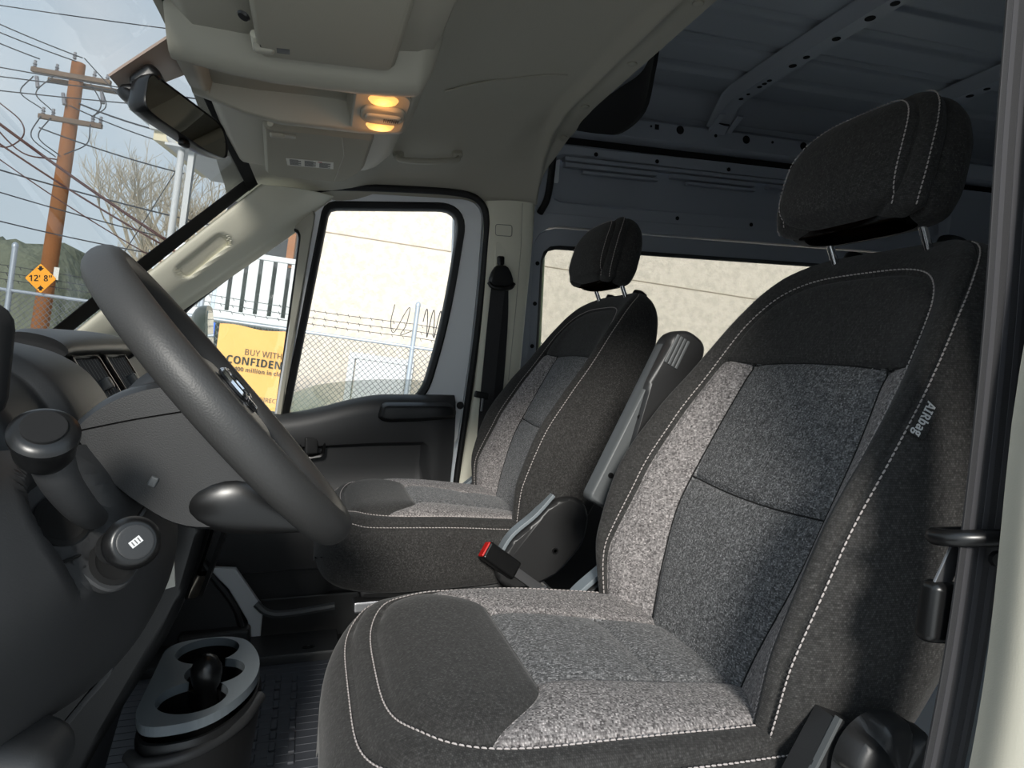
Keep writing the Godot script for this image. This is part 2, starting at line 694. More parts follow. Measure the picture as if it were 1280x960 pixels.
func shell_of_van() -> void:
	# floor of the cab with its moulded mat
	var fl := struct("floor", MB.new().box(Vector3(1.9, 0.05, 1.86), Transform3D(Basis(), Vector3(-0.10, -0.112, 0.0)), 0.01), M.plastic_dark, "black cab floor under the seats")
	var fm := part("floor_mat", MB.new().box(Vector3(0.62, 0.012, 0.62), Transform3D(Basis(), Vector3(-0.22, -0.084, -0.42)), 0.005), M.mat_rubber, fl, 38.0, "ribbed grey rubber floor mat with raised oblong treads")
	for i in 3:
		for j in 9:
			part("tread_nub", MB.new().box(Vector3(0.016, 0.011, 0.030 if (i + j) % 3 else 0.042), Transform3D(Basis(), Vector3(-0.122 + i * 0.043, -0.077, -0.64 + j * 0.048 + i * 0.012)), 0.0034), M.mat_rubber, fm)
	for j in 40:
		if j % 2: part("tread_rib", MB.new().box(Vector3(0.60, 0.0018, 0.006), Transform3D(Basis(), Vector3(-0.22, -0.0778, -0.71 + j * 0.0155)), 0.0008), M.mat_rubber, fm)
	var sl := part("sill_plate", MB.new().box(Vector3(0.62, 0.05, 0.16), Transform3D(Basis(), Vector3(-0.22, -0.075, -0.80)), 0.008), M.plastic_black, fl, 38.0, "black step plate inside the passenger door")
	part("drain_hole", MB.new().lathe([[0.018, 0.0], [0.02, 0.003], [0.014, 0.003], [0.012, 0.001]], Transform3D(Basis().scaled(Vector3(1, 1, 0.6)), Vector3(0.0, -0.0505, -0.755)), 16), M.plastic_smooth, sl)
	# cargo floor, further back and a little higher
	struct("floor", MB.new().box(Vector3(2.5, 0.05, 1.86), Transform3D(Basis(), Vector3(2.10, -0.075, 0.0)), 0.01), M.paint_cargo, "painted cargo floor behind the seats")

	# windscreen, curved across the van
	var rows := []
	var edge_low := PackedVector3Array()
	var edge_high := PackedVector3Array()
	for j in 9:
		var v := j / 8.0
		var r := PackedVector3Array()
		for i in 25:
			r.append(wind(lerpf(-0.80, 0.80, i / 24.0), v))
		rows.append(r)
	struct("window_1", MB.new().shell(rows, 0.004), M.glass_wind, "raked windscreen across the front of the cab")
	# black ceramic border of the screen
	var fr := []
	for j in 13:
		var v := j / 12.0
		fr.append(PackedVector3Array([wind(-0.80, v) + Vector3(0.004, -0.004, 0), wind(-0.765, v) + Vector3(0.004, -0.004, 0), wind(-0.728, v) + Vector3(0.004, -0.004, 0)]))
	var tr := struct("trim_1", MB.new().shell(fr, 0.002), M.foam_black, "black border down the passenger edge of the windscreen")
	var ft := []
	for i in 33:
		var z := lerpf(-0.80, 0.80, i / 32.0)
		ft.append(PackedVector3Array([wind(z, 0.955) + Vector3(0.004, -0.004, 0), wind(z, 0.975) + Vector3(0.004, -0.004, 0), wind(z, 1.0) + Vector3(0.004, -0.004, 0)]))
	part("header_border", MB.new().shell(ft, 0.002), M.foam_black, tr)

	# passenger windscreen pillar trim with its moulded grip
	var c := []
	for k in 8:
		var t := -0.30 + 1.35 * k / 7.0
		var a := wind(-0.765, clampf(t, 0.0, 1.0)) + Vector3(0.026, -0.016, -0.012)
		if t < 0.0: a += (wind(-0.765, 0.3) - wind(-0.765, 0.0)) * t / 0.3
		var b := Vector3(-0.520, 0.855, -0.908).lerp(Vector3(0.045, 1.300, -0.893), t)
		var bow := sin(clampf(t, 0.0, 1.0) * PI) * 0.012
		b += Vector3(0.006, -0.012, 0) * bow * 30.0 * 0.03
		c.append(V3([[a.x - 0.01, a.y, a.z - 0.03], [a.x, a.y, a.z], [lerpf(a.x, b.x, 0.28), lerpf(a.y, b.y, 0.28), lerpf(a.z, b.z, 0.28) + 0.022], [lerpf(a.x, b.x, 0.62), lerpf(a.y, b.y, 0.62), lerpf(a.z, b.z, 0.62) + 0.032], [lerpf(a.x, b.x, 0.9), lerpf(a.y, b.y, 0.9), lerpf(a.z, b.z, 0.9) + 0.014], [b.x, b.y, b.z], [b.x + 0.012, b.y - 0.01, b.z - 0.02]]))
	var g := net(c, 14, 24)
	# the grip is a long shallow pocket, deepest along its upper side
	var ga := Vector3(-0.342, 1.062, -0.80)
	var gb := Vector3(-0.246, 1.150, -0.80)
	for r in g:
		for i in r.size():
			var p: Vector3 = r[i]
			var q := Vector2(p.x, p.y)
			var s := Geometry2D.get_closest_point_to_segment(q, Vector2(ga.x, ga.y), Vector2(gb.x, gb.y))
			var d := q.distance_to(s)
			if p.z > -0.87:
				var side := (q - s).dot(Vector2(0.7, -0.7))
				r[i].z -= 0.022 * (1.0 - smoothstep(0.015, 0.023, d)) * (0.75 + 12.0 * side)
	var pt := struct("trim_2", MB.new().shell(g, 0.004), M.plastic_beige, "cream windscreen pillar trim with a moulded grip recess", Transform3D(), 60.0)
	for q in [[-0.182, 1.190, -0.856], [-0.42, 0.985, -0.858]]:
		var sc := Basis(Vector3.UP, 0.5) * Basis(Vector3.RIGHT, PI / 2.0)
		part("screw_cap", MB.new().lathe([[0.0, 0.0], [0.017, 0.0], [0.0185, 0.0015], [0.017, 0.003], [0.0, 0.0035]], Transform3D(sc, Vector3(q[0], q[1], q[2] + 0.014)), 20), M.plastic_beige, pt)

	# passenger centre pillar trim
	var bp := net([
		[[0.552, 1.345, -0.885], [0.566, 1.345, -0.864], [0.640, 1.350, -0.855], [0.712, 1.350, -0.864], [0.735, 1.350, -0.90]],
		[[0.552, 1.20, -0.897], [0.566, 1.20, -0.872], [0.640, 1.20, -0.862], [0.710, 1.20, -0.874], [0.73, 1.20, -0.91]],
		[[0.550, 1.00, -0.92], [0.562, 1.00, -0.895], [0.636, 1.00, -0.885], [0.702, 1.00, -0.896], [0.72, 1.00, -0.93]],
		[[0.540, 0.75, -0.945], [0.554, 0.75, -0.925], [0.628, 0.75, -0.915], [0.69, 0.75, -0.925], [0.71, 0.75, -0.96]],
		[[0.512, 0.50, -0.97], [0.526, 0.50, -0.952], [0.600, 0.50, -0.945], [0.67, 0.50, -0.952], [0.69, 0.50, -0.98]],
		[[0.478, 0.25, -0.99], [0.492, 0.25, -0.975], [0.570, 0.25, -0.97], [0.65, 0.25, -0.975], [0.67, 0.25, -1.0]],
		[[0.46, -0.06, -1.0], [0.47, -0.06, -0.985], [0.550, -0.06, -0.98], [0.64, -0.06, -0.985], [0.66, -0.06, -1.01]]], 6, 5)
	var bt := struct("trim_3", MB.new().shell(bp, 0.004), M.plastic_beige, "cream centre pillar trim behind the passenger door", Transform3D(), 50.0)
	part("service_cover", MB.new().prism(rounded([[0.585, 1.232], [0.641, 1.232], [0.641, 1.268], [0.585, 1.268]], 0.008, 4), -0.862, -0.8535, Transform3D(), 0.0015), M.plastic_beige, bt)
	part("height_slot", MB.new().prism(rounded([[0.588, 1.10], [0.622, 1.10], [0.622, 1.212], [0.588, 1.212]], 0.01, 4), -0.885, -0.8635, Transform3D(), 0.0015), M.plastic_beige, bt)
	var co := PackedVector3Array()
	for q in rounded([[0.585, 1.232], [0.641, 1.232], [0.641, 1.268], [0.585, 1.268]], 0.008, 4): co.append(Vector3(q.x, q.y, -0.8555))
	part("cover_gap", MB.new().tube(co, 0.0011, 5, true), M.print_grey, bt)
	part("edge_line", MB.new().tube(V3([[0.676, 1.345, -0.856], [0.676, 1.2, -0.863], [0.670, 1.0, -0.886], [0.658, 0.75, -0.917]]), 0.0012, 6), M.console_beige, bt)

	# driver's centre pillar at the near edge of the door opening
	var dp := net([
		[[0.60, 1.40, 0.86], [0.595, 1.40, 0.89], [0.62, 1.40, 0.915], [0.66, 1.40, 0.92]],
		[[0.574, 1.0, 0.90], [0.569, 1.0, 0.93], [0.593, 1.0, 0.955], [0.638, 1.0, 0.96]],
		[[0.548, 0.80, 0.905], [0.543, 0.80, 0.935], [0.566, 0.80, 0.96], [0.61, 0.80, 0.965]],
		[[0.530, 0.62, 0.91], [0.525, 0.62, 0.94], [0.548, 0.62, 0.965], [0.59, 0.62, 0.97]],
		[[0.512, 0.50, 0.91], [0.508, 0.50, 0.94], [0.530, 0.50, 0.965], [0.57, 0.50, 0.97]],
		[[0.485, 0.36, 0.905], [0.480, 0.36, 0.94], [0.50, 0.36, 0.965], [0.54, 0.36, 0.97]],
		[[0.46, 0.10, 0.905], [0.455, 0.10, 0.94], [0.475, 0.10, 0.965], [0.515, 0.10, 0.97]]], 6, 4)
	var dt := struct("trim_4", MB.new().shell(dp, 0.006), M.console_beige, "cream centre pillar at the edge of the driver's door opening", Transform3D(), 50.0)
	part("door_seal", MB.new().tube(spline(V3([[0.63, 1.4, 0.93], [0.602, 1.0, 0.975], [0.585, 0.8, 0.98], [0.566, 0.62, 0.985], [0.547, 0.5, 0.985], [0.517, 0.36, 0.985], [0.49, 0.1, 0.985]]), 5), 0.014, 10), M.rubber, dt)
	part("striker_bracket", MB.new().box(Vector3(0.012, 0.035, 0.02), Transform3D(Basis(), Vector3(0.552, 0.675, 0.985)), 0.003), M.plastic_smooth, dt)
	struct("wall_side", MB.new().box(Vector3(1.6, 0.30, 0.04), Transform3D(Basis(), Vector3(-0.05, -0.12, -0.995)), 0.01), M.plastic_dark, "black body sill under the passenger door")
	var kp := struct("trim_9", MB.new().prism(V2([[-0.62, -0.09], [-0.62, 0.45], [-0.38, 0.40], [-0.30, 0.19], [-0.215, 0.06], [-0.18, -0.09]]), -0.93, -0.865, Transform3D(), 0.01), M.plastic_black, "black kick panel ahead of the passenger door")
	part("kick_box", MB.new().box(Vector3(0.20, 0.07, 0.06), Transform3D(Basis(), Vector3(-0.27, -0.045, -0.86)), 0.01, 3), M.plastic_black, kp)
	part("kick_rim", MB.new().tube(spline(V3([[-0.37, 0.36, -0.864], [-0.302, 0.19, -0.862], [-0.22, 0.06, -0.862], [-0.185, -0.05, -0.862]]), 5), 0.009, 8), M.plastic_dark, kp)
	struct("trim_10", MB.new().prism(V2([[-0.295, 0.175], [-0.215, 0.165], [-0.135, 0.035], [-0.145, -0.08], [-0.165, -0.08], [-0.18, 0.0], [-0.235, 0.105]]), -0.90, -0.875, Transform3D(), 0.003), M.paint_white, "white painted lower pillar beside the kick panel")
	part("scuff_strip", MB.new().tube(spline(V3([[-0.155, 0.055, -0.868], [-0.12, 0.025, -0.862], [-0.06, 0.018, -0.860], [0.08, 0.030, -0.860]]), 5), 0.012, 8), M.plastic_grey, kp)
	struct("trim_14", MB.new().tube(V3([[-0.70, 0.80, 0.86], [-0.66, 0.85, 0.86], [-0.40, 1.09, 0.86], [-0.14, 1.34, 0.865], [0.0, 1.40, 0.88]]), 0.05, 10), M.plastic_beige, "cream windscreen pillar on the driver's side", Transform3D(), 60.0)
	# the driver's door stands open at right angles, ahead of the camera's place
	var od := struct("door_3", MB.new().box(Vector3(0.09, 0.74, 1.05), Transform3D(Basis(Vector3.UP, 0.12), Vector3(-0.66, 0.30, 1.52)), 0.03, 3), M.plastic_black, "open driver's door")
	part("door_frame", MB.new().tube(V3([[-0.72, 0.66, 1.02], [-0.70, 1.30, 1.10], [-0.66, 1.36, 1.30], [-0.60, 1.36, 1.85], [-0.59, 1.25, 1.98], [-0.60, 0.66, 2.03]]), 0.035, 8), M.paint_white, od)
	struct("trim_15", MB.new().loft(net([[[-0.84, 0.78, -0.85], [-0.86, 0.80, 0.0], [-0.84, 0.78, 0.85]], [[-1.3, 0.62, -0.82], [-1.34, 0.66, 0.0], [-1.3, 0.62, 0.82]], [[-1.62, 0.40, -0.75], [-1.70, 0.42, 0.0], [-1.62, 0.40, 0.75]]], 6, 5).map(func(r): 
		var q := PackedVector3Array(r)
		for i in range(r.size() - 1, -1, -1): q.append(r[i] - Vector3(0, 0.03, 0))
		return q)), M.paint_white, "white bonnet ahead of the windscreen", Transform3D(), 60.0)
	# bulkhead under the windscreen and the wall panels below the passenger door glass
	struct("wall_front", MB.new().box(Vector3(0.05, 0.95, 1.9), Transform3D(Basis(), Vector3(-0.86, 0.36, 0.0)), 0.01), M.plastic_dark, "black bulkhead behind the dashboard")

func wind(z: float, v: float) -> Vector3:
	var k := 1.0 - (z / 0.80) * (z / 0.80)
	var lo := Vector3(-0.672 - 0.13 * k, 0.842 + 0.01 * k, z)
	var hi := Vector3(-0.152 - 0.034 * k, 1.322 + 0.056 * k, z * 0.985)
	return lo.lerp(hi, v) + Vector3(-0.02, 0.02, 0) * sin(v * PI) * k

func door() -> void:
	var d := thing("door_1", "closed passenger door with a black inner panel", "", Vector3(0.1, -0.05, -0.98), "", Transform3D(), "structure")
	var glass := rounded([[-0.068, 0.602], [0.058, 1.283], [0.475, 1.312], [0.428, 0.95], [0.355, 0.67]], [0.006, 0.018, 0.075, 0.2, 0.09], 8)
	var g := even(glass, 120)
	var ro := even(grown(glass, 0.024), 120)
	var fo := even(rounded([[-0.125, 0.52], [-0.002, 1.318], [0.08, 1.338], [0.552, 1.348], [0.536, 0.92], [0.493, 0.52]], [0.01, 0.02, 0.02, 0.075, 0.2, 0.02], 8), 120)
	part("door_frame", MB.new().frame(on_door(fo, 0.012), on_door(even(grown(glass, 0.018), 120), 0.004), Vector3(0, 0, -0.05), 0.005), M.paint_white, d, 38.0, "white painted frame round the door glass")
	part("glass_seal", MB.new().frame(on_door(ro, 0.016), on_door(g, 0.004), Vector3(0, 0, -0.03), 0.007), M.rubber, d, 50.0, "black rubber seal round the door glass")
	# half lowered pane: its upper edge is a low arc
	var pane := V2([[-0.072, 0.57], [-0.055, 0.70], [0.02, 0.728], [0.12, 0.742], [0.22, 0.748], [0.32, 0.748], [0.40, 0.742], [0.37, 0.66], [0.34, 0.57]])
	var pm := MB.new()
	pm.prism(pane, -0.002, 0.002, Transform3D(Basis(Vector3.RIGHT, -0.1085), Vector3(0, 0, 0)))
	for i in pm.v.size(): pm.v[i] = Vector3(pm.v[i].x, pm.v[i].y, zd(pm.v[i].y) - 0.006 + (0.0015 if i % 2 else 0.0))
	var pn := MB.new()
	var pt := PackedVector3Array()
	pn.prism(pane, 0.0, 0.004)
	for i in pn.v.size(): pn.v[i].z = pn.v[i].z + zd(pn.v[i].y) - 0.010
	part("window_pane", pn, M.glass_door, d, 38.0, "half lowered door glass")
	# fixed quarter light
	var vg := rounded([[-0.108, 0.60], [-0.385, 0.925], [-0.352, 0.965], [-0.052, 1.222], [-0.030, 1.20]], [0.02, 0.05, 0.03, 0.03, 0.02], 6)
	var ve := even(vg, 90)
	var vo := even(rounded([[-0.098, 0.545], [-0.46, 0.90], [-0.40, 1.0], [-0.045, 1.288], [0.018, 1.286]], [0.02, 0.06, 0.06, 0.06, 0.03], 6), 90)
	part("quarter_light_trim", MB.new().frame(on_door(vo, 0.024), on_door(ve, 0.010), Vector3(0, 0, -0.03), 0.010), M.console_beige, d, 50.0, "beige trim round the quarter light")
	part("quarter_light_seal", MB.new().frame(on_door(even(grown(vg, 0.004), 90), 0.008), on_door(even(grown(vg, -0.004), 90), 0.002), Vector3(0, 0, -0.02), 0.002), M.rubber, d)
	var vp := MB.new().prism(even(vg, 60), 0.0, 0.004)
	for i in vp.v.size(): vp.v[i].z = vp.v[i].z + zd(vp.v[i].y) - 0.006
	part("quarter_light_pane", vp, M.glass_side, d)
	# painted skin under the glass
	var sk := MB.new().prism(V2([[-0.46, 0.02], [-0.46, 0.60], [-0.10, 0.60], [0.49, 0.60], [0.470, 0.36], [0.455, 0.02]]), -0.03, 0.0)
	for i in sk.v.size(): sk.v[i].z += zd(sk.v[i].y) + 0.012
	part("door_skin", sk, M.paint_white, d, 38.0, "white painted door edge")
	part("door_stop", MB.new().lathe([[0.0, 0.0], [0.011, 0.0], [0.013, 0.004], [0.011, 0.009], [0.0, 0.010]], axis(Vector3(0.497, 0.660, zd(0.66) + 0.012), Vector3(0, 0, 1)), 18), M.rubber, d)
	# black inner panel: a rolled top rail, a recessed middle and a map pocket
	var rows := []
	for r in [
		[0.690, 0.000, 0.0], [0.688, 0.022, 0.0], [0.672, 0.042, 0.0], [0.640, 0.050, 0.0], [0.600, 0.050, 0.0], [0.572, 0.050, 0.0], [0.545, 0.046, 1.0], [0.528, 0.016, 1.0], [0.46, 0.014, 1.0], [0.40, 0.022, 1.0], [0.36, 0.045, 1.0], [0.335, 0.085, 0.0], [0.30, 0.098, 0.0], [0.22, 0.10, 0.0], [0.14, 0.095, 0.0], [0.125, 0.055, 0.0], [0.05, 0.05, 0.0], [-0.02, 0.05, 0.0]]:
		var row := PackedVector3Array()
		for i in 45:
			var u := i / 44.0
			var x := lerpf(-0.46, 0.463 + 0.012 * smoothstep(0.3, 0.6, r[0]), u)
			var y: float = r[0] - 0.062 * (1.0 - smoothstep(-0.1, 0.25, x)) * smoothstep(0.5, 0.69, r[0])
			var o: float = r[1]
			# the recess ends in a raised post near the rear edge
			if r[2] > 0.5: o = lerpf(o, 0.050, smoothstep(0.374, 0.392, x))
			if x > 0.05 and r[0] < 0.34: o = lerpf(o, 0.03, smoothstep(0.03, 0.07, x))
			o *= 1.0 - smoothstep(0.93, 1.0, u) * 0.35
			row.append(Vector3(x, y, zd(y) + o))
		rows.append(row)
	var ip := part("inner_panel", MB.new().shell(rows, -0.008), M.plastic_black, d, 42.0, "black moulded inner door panel")
	# armrest pad at the rear of the top rail
	part("armrest_pad", MB.new().prism(rounded([[0.212, 0.622], [0.225, 0.675], [0.452, 0.674], [0.474, 0.650], [0.470, 0.622], [0.36, 0.612], [0.24, 0.610]], [0.014, 0.02, 0.02, 0.014, 0.01, 0.03, 0.02], 5), -0.955, -0.893, Transform3D(), 0.012), M.plastic_dark, d, 60.0, "padded black armrest on the door")
	# pull handle in its well
	var hw := on_door(even(rounded([[-0.03, 0.485], [-0.03, 0.575], [0.035, 0.585], [0.052, 0.560], [0.046, 0.495]], 0.012, 5), 50), 0.056)
	var hi := on_door(even(rounded([[-0.022, 0.497], [-0.022, 0.565], [0.028, 0.573], [0.042, 0.552], [0.037, 0.505]], 0.01, 5), 50), 0.052)
	part("handle_bezel", MB.new().frame(hw, hi, Vector3(0, 0, -0.02), 0.003), M.plastic_smooth, d)
	part("door_handle", MB.new().box(Vector3(0.042, 0.055, 0.014), Transform3D(Basis(Vector3.UP, 0.25), Vector3(0.006, 0.535, zd(0.535) + 0.057)), 0.006, 3), M.plastic_dark, d)
	# speaker dish and grab pocket lip low on the panel
	part("pocket_lip", MB.new().tube(spline(V3([[-0.46, 0.315, -0.90], [-0.2, 0.32, -0.895], [0.0, 0.33, -0.895], [0.035, 0.325, -0.905]]), 6), 0.007, 10), M.plastic_smooth, d)
	part("pocket_divider", MB.new().box(Vector3(0.035, 0.11, 0.05), Transform3D(Basis(), Vector3(-0.085, 0.37, -0.925)), 0.012, 3), M.plastic_smooth, d)
	# seal round the body opening
	part("body_seal", MB.new().tube(spline(V3([[-0.05, 1.305, -0.868], [0.06, 1.342, -0.862], [0.30, 1.358, -0.862], [0.47, 1.360, -0.864], [0.535, 1.338, -0.868], [0.559, 1.28, -0.874], [0.558, 1.15, -0.888], [0.545, 0.92, -0.915], [0.520, 0.66, -0.945], [0.494, 0.42, -0.968], [0.478, 0.20, -0.985], [0.47, 0.0, -0.99]]), 6), 0.011, 10), M.rubber, tr_body(), 50.0)

	# outside mirror of the passenger door, seen through the quarter light
	var mt := thing("door_mirror", "black outside door mirror seen through the quarter light", "mirror", Vector3(-0.33, 0.80, -1.10))
	var shell_rows := []
	for k in 9:
		var a := k / 8.0
		var s := sqrt(maxf(0.0, 1.0 - pow(a, 3.0)))
		var ring := PackedVector3Array()
		for q in rounded([[-0.075 * s, -0.11 * s], [0.075 * s, -0.11 * s], [0.075 * s, 0.11 * s], [-0.075 * s, 0.11 * s]], 0.05 * s, 5):
			ring.append(Vector3(-0.32 - 0.06 * a, 0.87 + q.y, -1.13 + q.x * 1.2))
		shell_rows.append(ring)
	part("mirror_housing", MB.new().loft(shell_rows), M.plastic_smooth, mt, 60.0)
	part("mirror_glass", MB.new().prism(rounded([[-0.07, -0.095], [0.07, -0.095], [0.07, 0.095], [-0.07, 0.095]], 0.04, 5), 0.0, 0.004, Transform3D(Basis(Vector3.UP, PI / 2.0), Vector3(-0.321, 0.87, -1.13)), 0.001), M.mirror_glass, mt)
	part("mirror_arm", MB.new().tube(V3([[-0.36, 0.80, -1.07], [-0.37, 0.77, -1.02], [-0.38, 0.74, -0.985]]), 0.03, 10), M.plastic_smooth, mt)

func tr_body() -> Node3D:
	return thing("trim_5", "black rubber seal round the passenger door opening", "", Vector3(0.25, 0.0, -0.93), "", Transform3D(), "structure")

func cargo() -> void:
	# painted steel inner side of the cargo space, passenger side
	var zc := func(y: float) -> float: return -0.952 + (y - 1.25) * 0.09
	var win := rounded([[0.785, 0.50], [0.785, 1.226], [2.70, 1.226], [2.70, 0.50]], 0.06, 8)
	var hole := even(win, 160)
	var out := even(V2([[0.64, -0.10], [0.64, 1.335], [3.35, 1.335], [3.35, -0.10]]), 160)
	var mid := even(rounded([[0.745, 0.42], [0.745, 1.292], [2.76, 1.292], [2.76, 0.42]], 0.10, 8), 160)
	var lift := func(p: PackedVector2Array, o: float) -> PackedVector3Array:
		var r := PackedVector3Array()
		for q in p: r.append(Vector3(q.x, q.y, -0.952 + (q.y - 1.25) * 0.09 + o))
		return r
	var w := thing("wall_right", "grey painted steel side of the cargo space with a long window", "", Vector3(2.0, -0.1, -1.0), "", Transform3D(), "structure")
	part("outer_panel", MB.new().frame(lift.call(out, 0.020), lift.call(mid, 0.020), Vector3(0, 0, -0.06), 0.004), M.paint_cargo, w)
	part("window_flange", MB.new().frame(lift.call(even(grown(win, 0.062), 160), 0.006), lift.call(hole, -0.004), Vector3(0, 0, -0.03), 0.004), M.paint_cargo, w)
	part("window_seal", MB.new().frame(lift.call(even(grown(win, 0.004), 160), 0.0), lift.call(even(grown(win, -0.008), 160), -0.010), Vector3(0, 0, -0.015), 0.002), M.rubber, w)
	var gl := MB.new().prism(hole, 0.0, 0.004)
	for i in gl.v.size(): gl.v[i].z += -0.952 + (gl.v[i].y - 1.25) * 0.09 - 0.022
	single("window_2", gl, M.glass_rear, "tinted side window of the cargo space", "", "", "structure")
	part("lower_liner", MB.new().box(Vector3(1.5, 0.62, 0.02), Transform3D(Basis(Vector3.RIGHT, -0.09), Vector3(1.42, 0.16, -1.012)), 0.004), M.plastic_dark, w)
	# upper panel with its long pressed recess
	var rec := rounded([[0.815, 1.380], [0.815, 1.535], [2.60, 1.535], [2.60, 1.380]], 0.03, 6)
	var ro := even(V2([[0.74, 1.325], [0.74, 1.575], [3.35, 1.575], [3.35, 1.325]]), 140)
	part("upper_panel", MB.new().frame(lift.call(ro, 0.016), lift.call(even(rec, 140), 0.010), Vector3(0, 0, -0.06), 0.010), M.paint_cargo, w)
	part("upper_recess", MB.new().box(Vector3(1.86, 0.18, 0.01), Transform3D(Basis(Vector3.RIGHT, -0.09), Vector3(1.71, 1.457, -0.982)), 0.002), M.paint_cargo, w)
	for k in 4:
		part("rack_bar", MB.new().box(Vector3(0.36, 0.016, 0.03), Transform3D(Basis(), Vector3(1.03 + k * 0.42, 1.508, -0.936)), 0.004), M.paint_cargo, w)
		part("rack_bar", MB.new().box(Vector3(0.30, 0.012, 0.026), Transform3D(Basis(), Vector3(1.07 + k * 0.42, 1.490, -0.942)), 0.004), M.paint_cargo, w)
	part("ledge", MB.new().box(Vector3(1.74, 0.014, 0.036), Transform3D(Basis(), Vector3(1.715, 1.526, -0.930)), 0.004), M.paint_cargo, w)
	for q in [[0.78, 1.545], [0.96, 1.548], [1.20, 1.548], [1.5, 1.548], [0.775, 1.355], [1.30, 1.355], [1.62, 1.355], [1.9, 1.355], [0.762, 1.16], [0.760, 1.02], [0.758, 0.87]]:
		part("panel_hole", MB.new().lathe([[0.0, 0.0], [0.0075, 0.0], [0.0075, 0.002], [0.0, 0.002]], axis(Vector3(q[0], q[1], -0.952 + (q[1] - 1.25) * 0.09 + (0.0155 if q[1] > 1.33 else 0.0195)), Vector3(0, 0, 1)), 12), M.hole_dark, w)
	part("gap_seal", MB.new().box(Vector3(2.6, 0.05, 0.03), Transform3D(Basis(), Vector3(2.02, 1.586, -0.94)), 0.008), M.foam_black, w)
	part("edge_seal", MB.new().tube(spline(V3([[0.800, 1.578, -0.905], [0.797, 1.52, -0.902], [0.788, 1.43, -0.900], [0.775, 1.37, -0.897], [0.750, 1.325, -0.890]]), 5), 0.012, 10), M.rubber, w)
	# roof rail above it, a folded box with punched holes
	var rail := MB.new().prism(V2([[-0.97, 1.602], [-0.885, 1.602], [-0.872, 1.612], [-0.872, 1.672], [-0.884, 1.684], [-0.915, 1.690], [-0.915, 1.715], [-0.97, 1.715]]), 0.80, 3.35, Transform3D(Basis(Vector3(0, 0, 1), Vector3(0, 1, 0), Vector3(1, 0, 0)), Vector3.ZERO), 0.002)
	var rl := struct("trim_6", rail, M.paint_cargo, "grey roof rail with punched holes above the cargo window")
	for q in [[1.152, 1.656, 0.004, 0], [1.175, 1.656, 0.008, 1], [1.268, 1.656, 0.015, 0], [1.415, 1.652, 0.006, 0], [1.545, 1.652, 0.015, 0], [1.66, 1.655, 0.005, 0], [1.80, 1.655, 0.015, 0], [2.0, 1.655, 0.012, 0]]:
		if q[3] == 1: part("punched_hole", MB.new().box(Vector3(0.016, 0.018, 0.003), Transform3D(Basis(), Vector3(q[0], q[1], -0.8715)), 0.001), M.hole_dark, rl)
		else: part("punched_hole", MB.new().lathe([[0.0, 0.0], [q[2], 0.0], [q[2], 0.0025], [0.0, 0.0025]], axis(Vector3(q[0], q[1], -0.873), Vector3(0, 0, 1)), 18), M.hole_dark, rl)
	# roof skin with pressed swages, carried by cross bows
	var rows := []
	for j in 2:
		var r := PackedVector3Array()
		for i in 221:
			var z := lerpf(-0.955, 0.955, i / 220.0)
			var y := 1.775 + 0.03 * (1.0 - pow(absf(z) / 0.955, 2.0)) - 0.075 * smoothstep(0.84, 0.955, absf(z))
			var u := fposmod(z + 0.085, 0.17) - 0.085
			y += 0.010 * (1.0 - smoothstep(0.018, 0.032, absf(u)))
			r.append(Vector3(0.80 + j * 2.55, y, z))
		rows.append(r)
	struct("ceiling", MB.new().shell(rows, 0.006), M.paint_cargo, "grey ribbed steel roof of the cargo space")
	for k in 3:
		var x := 1.425 + k * 0.72
		var prof := [[-0.05, 0.0], [-0.042, -0.006], [-0.030, -0.044], [0.030, -0.044], [0.042, -0.006], [0.05, 0.0]]
		var lr := []
		for i in 41:
			var z := lerpf(-0.935, 0.935, i / 40.0)
			var y := 1.772 + 0.03 * (1.0 - pow(absf(z) / 0.955, 2.0)) - 0.11 * smoothstep(0.76, 0.935, absf(z))
			var ring := PackedVector3Array()
			for q in prof: ring.append(Vector3(x + q[0] * 0.86, y + q[1], z))
			lr.append(ring)
		var b := thing("roof_bow", ["first roof bow behind the cab headlining, with a row of punched holes", "second roof bow behind the cab, partly behind the driver headrest", "third roof bow at the back of the cargo space"][k], "roof bow", Vector3(x, 1.70, 0), "roof bows of the cargo space")
		part("bow_channel", MB.new().loft(lr), M.paint_cargo, b)
		for s in [-1.0, 1.0]:
			for o in [-0.036, 0.05]:
				part("bow_foot", MB.new().band(spline(V3([[x + o * 0.86, 1.705, s * 0.80], [x + o * 0.9, 1.668, s * 0.875], [x + o, 1.645, s * 0.888], [x + o, 1.618, s * 0.888]]), 5), V3([[1, 0, 0]]), 0.022, 0.006), M.paint_cargo, b)
		for q in [[-0.84, 0.022, 1.3], [-0.74, 0.008, 1.0], [-0.70, 0.006, 1.0], [-0.64, 0.008, 1.0], [-0.615, 0.008, 1.0], [-0.59, 0.008, 1.0], [-0.48, 0.012, 1.0], [-0.42, 0.01, 1.0], [-0.30, 0.012, 1.0], [-0.18, 0.014, 1.0], [-0.1, 0.012, 1.0]]:
			var z: float = q[0]
			var y := 1.772 + 0.03 * (1.0 - pow(absf(z) / 0.955, 2.0)) - 0.11 * smoothstep(0.76, 0.935, absf(z)) - 0.0445
			var tilt := -0.55 if z < -0.8 else 0.05
			part("punched_hole", MB.new().lathe([[0.0, -0.001], [q[1], -0.001], [q[1], 0.001], [0.0, 0.001]], Transform3D(Basis(Vector3.RIGHT, -tilt) * Basis.from_scale(Vector3(1, 1, q[2])), Vector3(x, y, z)), 14), M.hole_dark, b)
